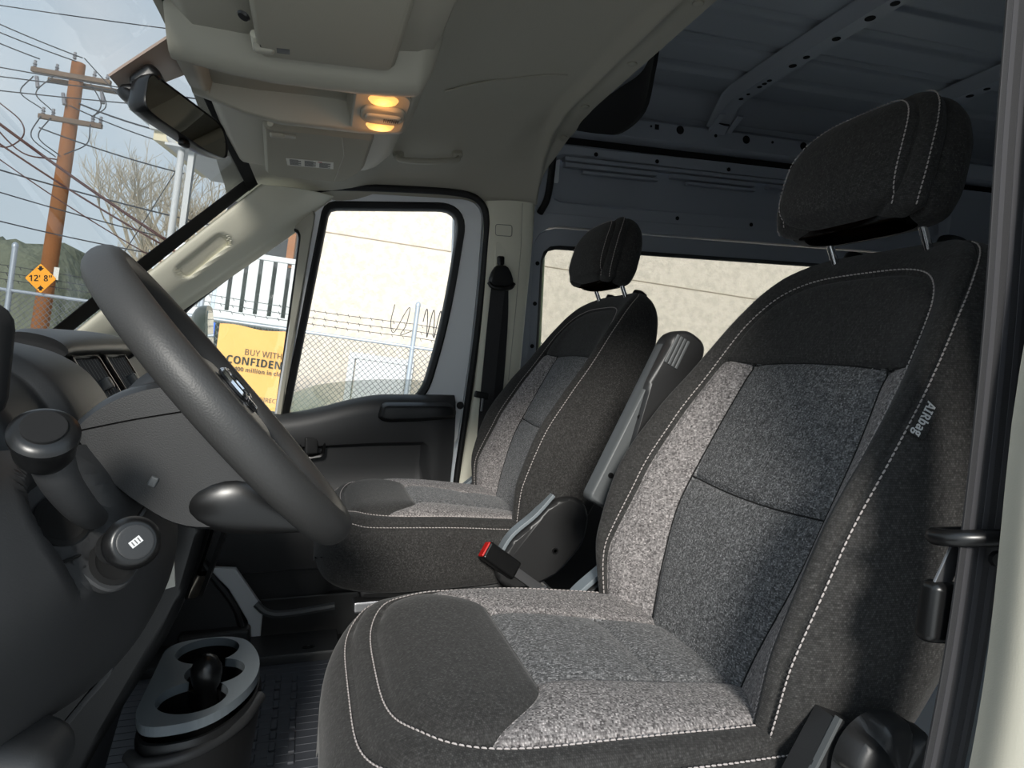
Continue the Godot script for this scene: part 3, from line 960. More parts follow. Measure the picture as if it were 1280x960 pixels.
	# the other side, the rear doors and the wheel boxes close the space
	struct("wall_left", MB.new().box(Vector3(2.72, 1.95, 0.05), Transform3D(Basis(), Vector3(2.0, 0.80, 1.0)), 0.004), M.paint_cargo, "grey steel side of the cargo space behind the driver")
	var rw := struct("wall_rear", MB.new().box(Vector3(0.05, 1.95, 2.05), Transform3D(Basis(), Vector3(3.36, 0.80, 0.0)), 0.004), M.paint_cargo, "grey steel rear doors of the cargo space")
	for q in [[0.10, 1.38], [0.40, 1.38]]:
		part("latch_opening", MB.new().box(Vector3(0.01, 0.12, 0.2), Transform3D(Basis(), Vector3(3.333, q[1], q[0])), 0.003), M.hole_dark, rw)
	for s in [-1.0]:
		struct("trim_7", MB.new().box(Vector3(0.85, 0.32, 0.26), Transform3D(Basis(), Vector3(2.3, 0.11, s * 0.84)), 0.04, 4), M.paint_cargo, "grey wheel box on the cargo floor")
	struct("trim_8", MB.new().loft(net([[[0.86, 1.61, -0.32], [0.875, 1.705, -0.32]], [[0.905, 1.545, -0.46], [0.905, 1.66, -0.46]], [[0.90, 1.525, -0.60], [0.90, 1.66, -0.60]], [[0.885, 1.555, -0.72], [0.885, 1.66, -0.72]], [[0.85, 1.62, -0.90], [0.85, 1.67, -0.90]]], 1, 5).map(func(r): return PackedVector3Array([r[0], r[0] + Vector3(0.012, 0, 0), r[1] + Vector3(0.012, 0, 0), r[1]]))), M.foam_black, "black felt flap hanging behind the headlining")

func hl(x: float, z: float) -> float:
	var xs := [-0.24, -0.05, 0.12, 0.22, 0.40, 0.60, 0.70, 0.735, 0.77, 0.83]
	var zs := [0.0, 0.30, 0.62, 0.74, 0.82, 0.87, 0.905]
	var t := [
		[1.395, 1.38, 1.345, 1.325, 1.315, 1.30, 1.285],
		[1.405, 1.395, 1.37, 1.35, 1.33, 1.31, 1.29],
		[1.435, 1.425, 1.40, 1.38, 1.36, 1.335, 1.30],
		[1.54, 1.53, 1.49, 1.435, 1.40, 1.36, 1.315],
		[1.60, 1.59, 1.54, 1.452, 1.415, 1.375, 1.335],
		[1.61, 1.605, 1.58, 1.51, 1.455, 1.40, 1.345],
		[1.605, 1.60, 1.59, 1.555, 1.48, 1.40, 1.345],
		[1.585, 1.58, 1.57, 1.54, 1.475, 1.40, 1.345],
		[1.605, 1.60, 1.595, 1.575, 1.54, 1.43, 1.35],
		[1.61, 1.605, 1.60, 1.59, 1.56, 1.46, 1.36]]
	var a := absf(z)
	var i := 0
	while i < xs.size() - 2 and x > xs[i + 1]: i += 1
	var j := 0
	while j < zs.size() - 2 and a > zs[j + 1]: j += 1
	var u := clampf((x - xs[i]) / (xs[i + 1] - xs[i]), 0.0, 1.0)
	var w := clampf((a - zs[j]) / (zs[j + 1] - zs[j]), 0.0, 1.0)
	return lerpf(lerpf(t[i][j], t[i][j + 1], w), lerpf(t[i + 1][j], t[i + 1][j + 1], w), u)

func headlining() -> void:
	var ctrl := []
	for x in [-0.24, -0.15, -0.05, 0.04, 0.12, 0.17, 0.22, 0.31, 0.40, 0.50, 0.60, 0.67, 0.70, 0.72, 0.735, 0.75, 0.77, 0.80, 0.83]:
		var r := PackedVector3Array()
		for z in [-0.905, -0.888, -0.87, -0.845, -0.82, -0.78, -0.74, -0.68, -0.62, -0.45, -0.30, -0.15, 0.0, 0.15, 0.30, 0.45, 0.62, 0.74, 0.82, 0.87, 0.905]:
			var bulge := 0.0
			var xe: float = x - maxf(x - 0.735, 0.0) * 0.9 * smoothstep(0.80, 0.895, absf(z))
			r.append(Vector3(xe, hl(x, z), z))
		ctrl.append(r)
	var g := net(ctrl, 3, 3)
	var o := struct("ceiling", MB.new().shell(g, 0.008), M.headliner_cloth, "grey beige headlining over the cab", Transform3D(), 60.0)
	for z in [0.0, -0.31, -0.62, -0.80, 0.31]:
		var y := hl(0.795, z)
		part("trim_clip", MB.new().lathe([[0.0, -0.003], [0.010, -0.003], [0.013, -0.001], [0.013, 0.002], [0.0, 0.002]], Transform3D(Basis(Vector3.RIGHT, -0.25 if z < -0.7 else 0.0), Vector3(0.795, y - 0.002, z)), 16), M.console_beige, o)
	part("moulded_seam", MB.new().tube(spline(V3([[0.34, hl(0.34, -0.50) - 0.001, -0.50], [0.45, hl(0.45, -0.47) - 0.001, -0.47], [0.58, hl(0.58, -0.44) - 0.001, -0.44], [0.66, hl(0.66, -0.42), -0.42]]), 6), 0.003, 6), M.headliner_cloth, o)
	# roof panel over the headlining keeps the sun off it
	struct("ceiling", MB.new().box(Vector3(1.10, 0.02, 1.98), Transform3D(Basis(Vector3(0, 0, 1), 0.24), Vector3(0.30, 1.68, 0.0)), 0.004), M.paint_white, "white outer roof skin over the cab")
	# outer body sides: roof rails over the doors and the passenger centre pillar
	struct("trim_11", MB.new().box(Vector3(1.1, 0.34, 0.03), Transform3D(Basis(Vector3.RIGHT, 0.1), Vector3(0.30, 1.52, -0.985)), 0.006), M.paint_white, "white roof rail over the passenger door")
	struct("trim_12", MB.new().box(Vector3(1.1, 0.22, 0.03), Transform3D(Basis(Vector3.RIGHT, -0.1), Vector3(0.30, 1.58, 0.975)), 0.006), M.paint_white, "white roof rail over the driver's door opening")
	struct("trim_13", MB.new().box(Vector3(0.34, 1.6, 0.03), Transform3D(Basis(Vector3.RIGHT, 0.07), Vector3(0.64, 0.66, -1.045)), 0.006), M.paint_white, "white outer pillar panel behind the passenger door")
	# folding grab handle over the passenger door
	var h := thing("grab_handle", "beige overhead grab handle above the passenger door", "grab handle", Vector3(0.335, 1.42, -0.73))
	part("grip", MB.new().tube(spline(V3([[0.245, 1.428, -0.742], [0.252, 1.412, -0.725], [0.28, 1.407, -0.712], [0.335, 1.409, -0.708], [0.395, 1.418, -0.712], [0.425, 1.428, -0.727], [0.432, 1.446, -0.745]]), 6), 0.009, 10), M.console_beige, h, 60.0)
	for x in [0.25, 0.428]:
		part("mount_foot", MB.new().box(Vector3(0.034, 0.018, 0.04), Transform3D(Basis(Vector3.RIGHT, 0.9), Vector3(x, hl(x, -0.745) - 0.003, -0.745)), 0.008, 3), M.console_beige, h, 60.0)

# ---------------------------------------------------------------- seats
# A padded body is a loft of closed sections; a point of it is found by (a, h): a counts section points from the
# middle of the face (0) round one side (11 = middle of the back), negative to the other side; h runs along the body.
class Pad:
	var o: Vector3
	var hh: Vector3
	var nn: Vector3
	var zc := 0.0
	var lv := []       # [h, half width, bolster, face, back, squareness]
	var kind := 0

	func level(h: float) -> Array:
		var i := 0
		while i < lv.size() - 2 and h > lv[i + 1][0]: i += 1
		var t := clampf((h - lv[i][0]) / (lv[i + 1][0] - lv[i][0]), 0.0, 1.0)
		var r := []
		for k in range(1, 5):
			var a: float = lv[maxi(i - 1, 0)][k]
			var b: float = lv[i][k]
			var c: float = lv[i + 1][k]
			var d: float = lv[mini(i + 2, lv.size() - 1)][k]
			# slopes for uneven spacing, kept monotone
			var h1: float = lv[i + 1][0] - lv[i][0]
			var s := (c - b) / h1
			var s0: float = (b - a) / maxf(lv[i][0] - lv[maxi(i - 1, 0)][0], 0.0001) if i > 0 else s
			var s1: float = (d - c) / maxf(lv[mini(i + 2, lv.size() - 1)][0] - lv[i + 1][0], 0.0001) if i < lv.size() - 2 else s
			var m0 := 0.0 if s0 * s <= 0.0 else 2.0 * s0 * s / (s0 + s)
			var m1 := 0.0 if s1 * s <= 0.0 else 2.0 * s1 * s / (s1 + s)
			var t2 := t * t
			var t3 := t2 * t
			r.append((2.0 * t3 - 3.0 * t2 + 1.0) * b + (t3 - 2.0 * t2 + t) * h1 * m0 + (3.0 * t2 - 2.0 * t3) * c + (t3 - t2) * h1 * m1)
		return r

	func ctrl(i: int, L: Array) -> Vector2:
		var w: float = L[0]
		var b: float = L[1]
		var f: float = L[2]
		var k: float = L[3]
		var s := 1.0
		if i < 0:
			i = -i
			s = -1.0
		if i > 11:
			i = 22 - i
			s = -s
		var e := minf(0.035, (f - k) * 0.4)
		if kind == 2:
			# a soft squircle
			var th := PI * i / 11.0
			var m := (f + k) / 2.0
			var sx := pow(absf(sin(th)), 0.62)
			var sc := signf(cos(th)) * pow(absf(cos(th)), 0.62)
			return Vector2(sx * s * w, m + (f - m) * sc + b * (1.0 - sx))
		var q: Vector2
		if kind == 1 and i >= 3 and i <= 6:
			# the cushion rolls off towards its sides
			q = Vector2([0.72, 0.855, 0.95, 0.998][i - 3], f + b * [0.6, 1.0, 0.9, 0.3][i - 3] - [0.003, 0.011, 0.027, 0.052][i - 3])
			return Vector2(q.x * s * w, q.y)
		match i:
			0: q = Vector2(0, f)
			1: q = Vector2(0.30, f)
			2: q = Vector2(0.54, f + b * 0.10)
			3: q = Vector2(0.72, f + b * 0.60)
			4: q = Vector2(0.865, f + b)
			5: q = Vector2(0.96, f + b * 0.80 - e * 0.25)
			6: q = Vector2(1.0, f + b * 0.25 - e * 1.1)
			7: q = Vector2(1.0, lerpf(f, k, 0.55))
			8: q = Vector2(0.985, k + e)
			9: q = Vector2(0.90, k + e * 0.2)
			10: q = Vector2(0.55, k)
			_: q = Vector2(0, k)
		return Vector2(q.x * s * w, q.y)

	func raw(a: float, h: float) -> Vector3:
		var L := level(h)
		var i := floori(a)
		var t := a - i
		var p0 := ctrl(i - 1, L)
		var p1 := ctrl(i, L)
		var p2 := ctrl(i + 1, L)
		var p3 := ctrl(i + 2, L)
		var p := 0.5 * (2.0 * p1 + (p2 - p0) * t + (2.0 * p0 - 5.0 * p1 + 4.0 * p2 - p3) * t * t + (3.0 * p1 - p0 - 3.0 * p2 + p3) * t * t * t)
		return o + hh * h + nn * p.y + Vector3(0, 0, zc + p.x)

	func nrm(a: float, h: float) -> Vector3:
		var da := raw(a + 0.05, h) - raw(a - 0.05, h)
		var dh := raw(a, h + 0.004) - raw(a, h - 0.004)
		return dh.cross(da).normalized() * side()

	# which way dh x da points: +1 outward
	func side() -> float: return 1.0 if hh.cross(Vector3.BACK).dot(nn) > 0.0 else -1.0

	func inner_w(h: float) -> float: return 3.08 + 0.42 * smoothstep(0.20, 0.0, h)

	# seam functions, positive inside; which = 0 inner stitched line, 1 outer stitched line, 2.. panel joins
	func f(which: int, a: float, h: float) -> float:
		var b := absf(a)
		if kind == 0:
			match which:
				0: return 1.0 - pow(b / inner_w(h), 3.2) - pow(maxf(h - 0.46, 0.0) / 0.152, 3.2)
				1: return (4.55 - b) / 4.55
				2: return (0.455 + 0.004 * cos(a) - h) / 0.1
				3: return (1.95 - 0.3 * smoothstep(0.2, 0.0, h) - b) / 2.0
				_: return (h - 0.236 + 0.006 * cos(a)) / 0.1
		if kind == 1:
			match which:
				0: return 1.0 - pow(b / 3.75, 3.0) - pow(maxf(h - 0.24, 0.0) / 0.192, 3.0)
				1: return 1.0 - pow(b / 5.0, 4.0) - pow(maxf(h - 0.20, 0.0) / 0.265, 4.0)
				2: return (0.262 + 0.085 * smoothstep(1.5, 3.8, b) - h) / 0.1
				3: return (1.35 - b) / 2.0
				_: return (h - 0.09) / 0.1
		match which:
			0: return 1.0 - pow(b / 3.1, 2.8) - pow(absf(h - 0.085) / 0.098, 2.8)
			1: return (5.2 - b) / 5.0
			_: return 1.0

	func dist(which: int, a: float, h: float) -> float:
		var v := f(which, a, h)
		var ga := (f(which, a + 0.03, h) - f(which, a - 0.03, h)) / 0.06 / 0.043
		var gh := (f(which, a, h + 0.002) - f(which, a, h - 0.002)) / 0.004
		var g := sqrt(ga * ga + gh * gh)
		return clampf(v / maxf(g, 0.5), -0.08, 0.08)

	func seams() -> Array:
		return [0, 1, 2, 3, 4] if kind < 2 else [0, 1]

	func at(a: float, h: float, lift := 0.0) -> Vector3:
		var p := raw(a, h)
		var down := 0.0
		if absf(a) < 6.5:
			var d0 := dist(0, a, h)
			for s in seams():
				if kind == 0 and s >= 2 and d0 < -0.002: continue
				if kind == 1 and s >= 2 and d0 < -0.002: continue
				if kind < 2 and s == 4 and (f(3, a, h) < 0.0 or f(2, a, h) < 0.0): continue
				if kind == 0 and s == 3 and f(2, a, h) < 0.0: continue
				if kind == 1 and s == 3 and f(2, a, h) < 0.0: continue
				var d := d0 if s == 0 else dist(s, a, h)
				down += (0.0045 if s < 2 else 0.0045) * exp(-pow(d / 0.005, 2.0)) + 0.004 * exp(-pow(d / 0.02, 2.0))
		return p + nrm(a, h) * (lift - down)

class Cutter:
	# triangles sorted into panels by the seam functions, cut along the seams
	var pad: Pad
	var out := {}

	func clip(poly: Array, which: int, keep: float) -> Array:
		var r := []
		for i in poly.size():
			var p: Vector2 = poly[i]
			var q: Vector2 = poly[(i + 1) % poly.size()]
			var a := pad.f(which, p.x, p.y) * keep
			var b := pad.f(which, q.x, q.y) * keep
			if a >= 0.0: r.append(p)
			if (a > 0.0 and b < 0.0) or (a < 0.0 and b > 0.0): r.append(p.lerp(q, a / (a - b)))
		return r

	func put(name: String, poly: Array) -> void:
		if poly.size() < 3: return
		if not out.has(name): out[name] = []
		out[name].append(poly)

	func sort(poly: Array) -> void:
		var mid: Vector2 = (poly[0] + poly[2]) / 2.0
		if absf(mid.x) > 6.0:
			put("back_shell", poly)
			return
		if pad.kind == 2:
			var inn := clip(poly, 0, 1.0)
			put("front_panel", inn)
			var rest := clip(poly, 0, -1.0)
			put("border", clip(rest, 1, 1.0))
			put("back_shell", clip(rest, 1, -1.0))
			return
		var ins := clip(poly, 0, 1.0)
		var outer := clip(poly, 0, -1.0)
		put("border", clip(outer, 1, 1.0))
		put("side_panel", clip(outer, 1, -1.0))
		if ins.size() < 3: return
		put("black_panel", clip(ins, 2, -1.0))
		var low := clip(ins, 2, 1.0)
		if low.size() < 3: return
		put("facing", clip(low, 3, -1.0))
		var c := clip(low, 3, 1.0)
		if c.size() < 3: return
		put("insert", clip(c, 4, 1.0))
		put("insert_low", clip(c, 4, -1.0))

func pad_panels(pad: Pad, rows: PackedFloat32Array, parent: Node3D, names: Dictionary) -> void:
	var cut := Cutter.new()
	cut.pad = pad
	var cols := PackedFloat32Array()
	var a := -11.0
	while a < 11.0:
		cols.append(a)
		a += (0.0625 if pad.kind < 2 else 0.125) if absf(a + 0.03) < 6.0 else 0.5
	cols.append(11.0)
	for j in rows.size() - 1:
		for i in cols.size() - 1:
			cut.sort([Vector2(cols[i], rows[j]), Vector2(cols[i + 1], rows[j]), Vector2(cols[i + 1], rows[j + 1]), Vector2(cols[i], rows[j + 1])])
	# closed ends
	var ends := [rows[0], rows[rows.size() - 1]]
	var cache := {}
	var norms := {}
	var b: Vector3 = bases[parent]
	for name in names:
		var v := PackedVector3Array()
		var n := PackedVector3Array()
		var ix := PackedInt32Array()
		var at := {}
		for src in names[name][0]:
			for poly in cut.out.get(src, []):
				var id := PackedInt32Array()
				for p in poly:
					var k := Vector2i(roundi(p.x * 4000.0), roundi(p.y * 40000.0))
					var w: int = at.get(k, -1)
					if w < 0:
						if not cache.has(k):
							var p0 := pad.at(p.x, p.y)
							var e := 0.03
							var da := pad.at(p.x + e, p.y) - pad.at(p.x - e, p.y)
							var dh := pad.at(p.x, p.y + 0.0012) - pad.at(p.x, p.y - 0.0012)
							cache[k] = p0
							var nn := dh.cross(da) * pad.side()
							norms[k] = nn.normalized() if nn.length_squared() > 1e-16 else pad.hh
						w = v.size()
						at[k] = w
						v.append(cache[k] - b)
						n.append(norms[k])
					id.append(w)
				for q in range(1, id.size() - 1):
					# wind so that Godot's clockwise front agrees with the normal
					var fn := (v[id[q]] - v[id[0]]).cross(v[id[q + 1]] - v[id[0]])
					if fn.dot(n[id[0]]) > 0.0:
						ix.append(id[0]); ix.append(id[q + 1]); ix.append(id[q])
					else:
						ix.append(id[0]); ix.append(id[q]); ix.append(id[q + 1])
		if names[name][0].has("back_shell"):
			for e in 2:
				var c := v.size()
				var m := Vector3.ZERO
				var ring := PackedVector3Array()
				for q in cols: ring.append(pad.at(q, ends[e]) - b)
				for q in ring: m += q
				m /= ring.size()
				var nn := pad.hh * (-1.0 if e == 0 else 1.0)
				v.append(m); n.append(nn)
				for q in ring:
					v.append(q); n.append(nn)
				for q in ring.size() - 1:
					if e == 1: ix.append(c); ix.append(c + 1 + q); ix.append(c + 2 + q)
					else: ix.append(c); ix.append(c + 2 + q); ix.append(c + 1 + q)
		if v.is_empty(): continue
		var arr := []
		arr.resize(Mesh.ARRAY_MAX)
		arr[Mesh.ARRAY_VERTEX] = v
		arr[Mesh.ARRAY_NORMAL] = n
		arr[Mesh.ARRAY_INDEX] = ix
		var mesh := ArrayMesh.new()
		mesh.add_surface_from_arrays(Mesh.PRIMITIVE_TRIANGLES, arr)
		mesh.surface_set_material(0, names[name][1])
		var o := MeshInstance3D.new()
		o.name = name
		o.mesh = mesh
		bases[o] = b
		parent.add_child(o, true)

# a row of thread stitches along (a, h) points of a pad
func stitch(pad: Pad, line: PackedVector2Array, parent: Node3D, pitch := 0.0075, r := 0.0010) -> void:
	var pts := PackedVector3Array()
	var nor := PackedVector3Array()
	for p in line:
		pts.append(pad.at(p.x, p.y, 0.0012))
		nor.append(pad.nrm(p.x, p.y))
	var mb := MB.new()
	var s := 0.0
	var next := 0.0
	for i in pts.size() - 1:
		var d := pts[i].distance_to(pts[i + 1])
		while next < s + d:
			var t := (next - s) / d
			var p := pts[i].lerp(pts[i + 1], t)
			var dir := (pts[i + 1] - pts[i]).normalized()
			var n := nor[i].lerp(nor[i + 1], t).normalized()
			var w := dir.cross(n)
			dir = (dir + w * 0.10).normalized()
			w = dir.cross(n)
			var L := pitch * 0.40
			var rings := []
			for q in [[-1.0, 0.35], [-0.6, 1.0], [0.6, 1.0], [1.0, 0.35]]:
				var ring := PackedVector3Array()
				for e in 5:
					var f := TAU * e / 5.0
					ring.append(p + dir * (q[0] * L) + (w * cos(f) * 1.15 + n * sin(f)) * r * q[1] + n * (0.0007 if absf(q[0]) < 0.9 else 0.0))
				rings.append(ring)
			mb.loft(rings)
			next += pitch
		s += d
	var o := part("stitching", mb, M.stitch_thread, parent, 80.0)
	o.set_meta("kind", "stuff")

func seam_cord(pad: Pad, line: PackedVector2Array, parent: Node3D) -> void:
	var p := PackedVector3Array()
	for q in line: p.append(pad.at(q.x, q.y, 0.0002))
	part("seam", MB.new().tube(p, 0.0013, 6), M.seam_thread, parent, 80.0)

func bite_rows(h0: float, h1: float, n: int, cluster: float, joins: Array) -> PackedFloat32Array:
	var r := PackedFloat32Array()
	for j in joins:
		for o in [-0.013, -0.009, -0.006, -0.0035, -0.0015, 0.0015, 0.0035, 0.006, 0.009, 0.013]: r.append(j + o)
	for i in n: r.append(lerpf(h0, h1 - cluster, float(i) / n))
	for i in 15:
		var t := i / 14.0
		r.append(h1 - cluster + cluster * sin(t * PI / 2.0))
	r.sort()
	var u := PackedFloat32Array([r[0]])
	for q in r:
		if q - u[u.size() - 1] > 0.0004: u.append(q)
	return u

var pads := []

func back_pad(s: Node3D, bk: Pad) -> void:
	var root := Node3D.new()
	root.name = "backrest"
	bases[root] = bases[s]
	s.add_child(root, true)
	pad_panels(bk, bite_rows(-0.06, 0.685, 76, 0.05, [0.236, 0.457, 0.61]), root, {
		"upper_panel": [["black_panel"], M.seat_cloth_black], "side_facing": [["facing"], M.seat_cloth_facing], "centre_insert": [["insert"], M.seat_cloth_grey], "lumbar_insert": [["insert_low"], M.seat_cloth_grey],
		"border": [["border"], M.seat_cloth_black], "side_cover": [["side_panel", "back_shell"], M.seat_cloth_black]})
	var j1 := PackedVector2Array()
	var j2 := PackedVector2Array()
	for i in 41:
		var a := lerpf(-1.95, 1.95, i / 40.0)
		j1.append(Vector2(a, 0.236 - 0.006 * cos(a)))
		var a2 := lerpf(-3.05, 3.05, i / 40.0)
		j2.append(Vector2(a2, 0.455 + 0.004 * cos(a2)))
	seam_cord(bk, j1, root)
	seam_cord(bk, j2, root)
	for q in [1.0, -1.0]:
		var j3 := PackedVector2Array()
		for i in 41:
			var h := lerpf(-0.03, 0.455, i / 40.0)
			j3.append(Vector2(q * (1.95 - 0.3 * smoothstep(0.2, 0.0, h)), h))
		seam_cord(bk, j3, root)
	var inner := PackedVector2Array()
	for i in 41: inner.append(Vector2(bk.inner_w(lerpf(-0.03, 0.46, i / 40.0)) + 0.13, lerpf(-0.03, 0.46, i / 40.0)))
	for i in range(1, 49):
		var t := PI * i / 48.0
		var c := cos(t)
		inner.append(Vector2(3.21 * signf(c) * pow(absf(c), 2.0 / 3.2), 0.46 + 0.158 * pow(sin(t), 2.0 / 3.2)))
	for i in 41: inner.append(Vector2(-bk.inner_w(lerpf(0.46, -0.03, i / 40.0)) - 0.13, lerpf(0.46, -0.03, i / 40.0)))
	stitch(bk, inner, root)
	for q in [1.0, -1.0]:
		var outer := PackedVector2Array()
		for i in 61: outer.append(Vector2(4.72 * q, lerpf(-0.03, 0.666, i / 60.0)))
		stitch(bk, outer, root)
	pads.append(root)

func cushion_pad(s: Node3D, cu: Pad) -> void:
	var cr_ := Node3D.new()
	cr_.name = "cushion"
	bases[cr_] = bases[s]
	s.add_child(cr_, true)
	pad_panels(cu, bite_rows(-0.06, 0.498, 60, 0.09, [0.09, 0.264]), cr_, {
		"front_panel": [["black_panel"], M.seat_cloth_black], "side_facing": [["facing"], M.seat_cloth_facing], "centre_insert": [["insert"], M.seat_cloth_grey], "rear_insert": [["insert_low"], M.seat_cloth_grey],
		"border": [["border"], M.seat_cloth_black], "side_cover": [["side_panel", "back_shell"], M.seat_cloth_black]})
	for w in 2:
		var line := PackedVector2Array()
		var am := 3.88 if w == 0 else 5.15
		var h0 := 0.24 if w == 0 else 0.20
		var hr := 0.198 if w == 0 else 0.270
		var ex := 3.0 if w == 0 else 4.0
		for i in 25: line.append(Vector2(am, lerpf(0.0, h0, i / 24.0)))
		for i in range(1, 60):
			var t := PI * i / 60.0
			var c := cos(t)
			line.append(Vector2(am * signf(c) * pow(absf(c), 2.0 / ex), h0 + hr * pow(sin(t), 2.0 / ex)))
		for i in 25: line.append(Vector2(-am, lerpf(h0, 0.0, i / 24.0)))
		stitch(cu, line, cr_)
	pads.append(cr_)

func head_pad(s: Node3D, hd: Pad) -> void:
	var hr2 := Node3D.new()
	hr2.name = "head_restraint"
	bases[hr2] = bases[s]
	s.add_child(hr2, true)
	pad_panels(hd, bite_rows(-0.006, 0.192, 30, 0.05, [0.181]), hr2, {"front_panel": [["front_panel"], M.seat_cloth_black], "border": [["border"], M.seat_cloth_black], "back_cover": [["back_shell"], M.seat_cloth_black]})
	var hl_ := PackedVector2Array()
	for i in 15: hl_.append(Vector2(2.57, lerpf(0.004, 0.085, i / 14.0)))
	for i in range(1, 48):
		var t := PI * i / 48.0
		var c := cos(t)
		hl_.append(Vector2(2.57 * signf(c) * pow(absf(c), 2.0 / 2.8), 0.085 + 0.091 * pow(sin(t), 2.0 / 2.8)))
	for i in 15: hl_.append(Vector2(-2.57, lerpf(0.085, 0.004, i / 14.0)))
	stitch(hd, hl_, hr2, 0.0065, 0.0009)
	for q in [1.0, -1.0]:
		var l2 := PackedVector2Array()
		for i in 31: l2.append(Vector2(4.28 * q, lerpf(0.005, 0.183, i / 30.0)))
		stitch(hd, l2, hr2, 0.0065, 0.0009)
	pads.append(hr2)

func seat(label: String, zc: float, driver: bool) -> void:
	var s := thing("seat", label, "seat", Vector3(0.36, -0.087, zc), "front seats")
	var side := 1.0 if driver else -1.0
	# backrest
	var bk := Pad.new()
	bk.o = Vector3(0.536, 0.423, 0)
	bk.hh = Vector3(sin(deg_to_rad(26.0)), cos(deg_to_rad(26.0)), 0)
	bk.nn = Vector3(-cos(deg_to_rad(26.0)), sin(deg_to_rad(26.0)), 0)
	bk.zc = zc
	bk.lv = [[-0.06, 0.225, 0.03, 0.0, -0.10], [0.0, 0.250, 0.052, 0.012, -0.115], [0.08, 0.272, 0.075, 0.022, -0.12], [0.20, 0.284, 0.082, 0.026, -0.12], [0.32, 0.278, 0.068, 0.022, -0.12], [0.42, 0.262, 0.045, 0.020, -0.118], [0.50, 0.246, 0.028, 0.020, -0.112], [0.57, 0.227, 0.014, 0.016, -0.10], [0.62, 0.204, 0.006, 0.006, -0.090], [0.65, 0.177, 0.002, -0.008, -0.080], [0.670, 0.142, 0.0, -0.022, -0.068], [0.680, 0.103, 0.0, -0.033, -0.058], [0.685, 0.04, 0.0, -0.042, -0.050]]
	if driver: back_pad(s, bk)
	# cushion: h runs forward from the bite line
	var cu := Pad.new()
	cu.kind = 1
	cu.o = Vector3(0.515, 0.42, 0)
	cu.hh = Vector3(-1.0, 0.055, 0).normalized()
	cu.nn = Vector3(0.055, 1.0, 0).normalized()
	cu.zc = zc
	cu.lv = [[-0.06, 0.225, 0.010, -0.005, -0.13], [0.0, 0.248, 0.012, 0.012, -0.14], [0.10, 0.262, 0.008, 0.024, -0.15], [0.22, 0.270, 0.000, 0.036, -0.155], [0.32, 0.270, -0.006, 0.040, -0.160], [0.39, 0.260, -0.008, 0.034, -0.158], [0.43, 0.243, 0.005, 0.014, -0.155], [0.455, 0.222, 0.002, -0.002, -0.150], [0.475, 0.192, 0.0, -0.022, -0.142], [0.488, 0.155, 0.0, -0.042, -0.130], [0.495, 0.115, 0.0, -0.062, -0.115], [0.498, 0.05, 0.0, -0.080, -0.098]]
	if driver: cushion_pad(s, cu)
	# head restraint on two chromed posts
	var hd := Pad.new()
	hd.kind = 2
	var ha := deg_to_rad(14.0)
	hd.o = Vector3(0.792, 1.046, 0)
	hd.hh = Vector3(sin(ha), cos(ha), 0)
	hd.nn = Vector3(-cos(ha), sin(ha), 0)
	hd.zc = zc - 0.006
	hd.lv = [[-0.006, 0.105, 0.0, 0.030, -0.030], [0.0, 0.135, 0.0, 0.048, -0.046], [0.012, 0.143, 0.002, 0.060, -0.056], [0.05, 0.149, 0.004, 0.068, -0.064], [0.10, 0.147, 0.004, 0.066, -0.064], [0.137, 0.137, 0.003, 0.056, -0.058], [0.164, 0.119, 0.002, 0.041, -0.046], [0.180, 0.095, 0.001, 0.026, -0.032], [0.189, 0.064, 0.0, 0.011, -0.018], [0.192, 0.02, 0.0, -0.001, -0.007]]
	if driver: head_pad(s, hd)
	else:
		for p in pads:
			var twin: Node3D = p.duplicate()
			twin.name = p.name
			s.add_child(twin, true)
	for q in [-0.088, 0.088]:
		var p0: Vector3 = bk.o + bk.hh * 0.62 + bk.nn * -0.052 + Vector3(0, 0, zc + q)
		var p1: Vector3 = hd.o + hd.hh * 0.04 + Vector3(0, 0, zc + q)
		part("post", MB.new().tube(PackedVector3Array([p0, p1]), 0.0062, 12), M.chrome, s, 50.0)
		var c0: Vector3 = bk.o + bk.hh * 0.672 + bk.nn * -0.047 + Vector3(0, 0, zc + q)
		part("post_collar", MB.new().lathe([[0.0, 0.0], [0.019, 0.0], [0.021, 0.006], [0.020, 0.014], [0.012, 0.018], [0.0, 0.018]], axis(c0, bk.hh), 20), M.plastic_smooth, s)
	# seat box and runners
	part("seat_box", MB.new().box(Vector3(0.46, 0.30, 0.40), Transform3D(Basis(), Vector3(0.40, 0.07, zc)), 0.015), M.plastic_dark, s)
	for q in [-0.19, 0.19]:
		part("runner", MB.new().box(Vector3(0.48, 0.028, 0.045), Transform3D(Basis(), Vector3(0.34, 0.245, zc + q)), 0.006), M.steel, s)
	part("cushion_pan", MB.new().box(Vector3(0.44, 0.04, 0.46), Transform3D(Basis(Vector3(0, 0, 1), -0.055), Vector3(0.33, 0.278, zc)), 0.015), M.plastic_dark, s)
	# recliner covers at the hinge, both sides
	for q in [-1.0] if driver else [-1.0, 1.0]:
		var big: bool = (q > 0.0) and not driver
		var cov := rounded([[0.415, 0.335], [0.455, 0.405], [0.520, 0.452], [0.565, 0.500], [0.630, 0.502], [0.655, 0.455], [0.640, 0.385], [0.575, 0.315], [0.50, 0.285], [0.44, 0.29]], 0.03, 5)
		var z0: float = zc + q * 0.262
		var cv := part("recliner_cover", MB.new().prism(cov, minf(z0, z0 + q * 0.034), maxf(z0, z0 + q * 0.034), Transform3D(), 0.007), M.plastic_dark, s, 50.0)
		var tr := PackedVector3Array()
		for p in [[0.425, 0.350], [0.462, 0.410], [0.522, 0.458], [0.566, 0.504]]: tr.append(Vector3(p[0] - 0.004, p[1] + 0.003, z0 + q * 0.012))
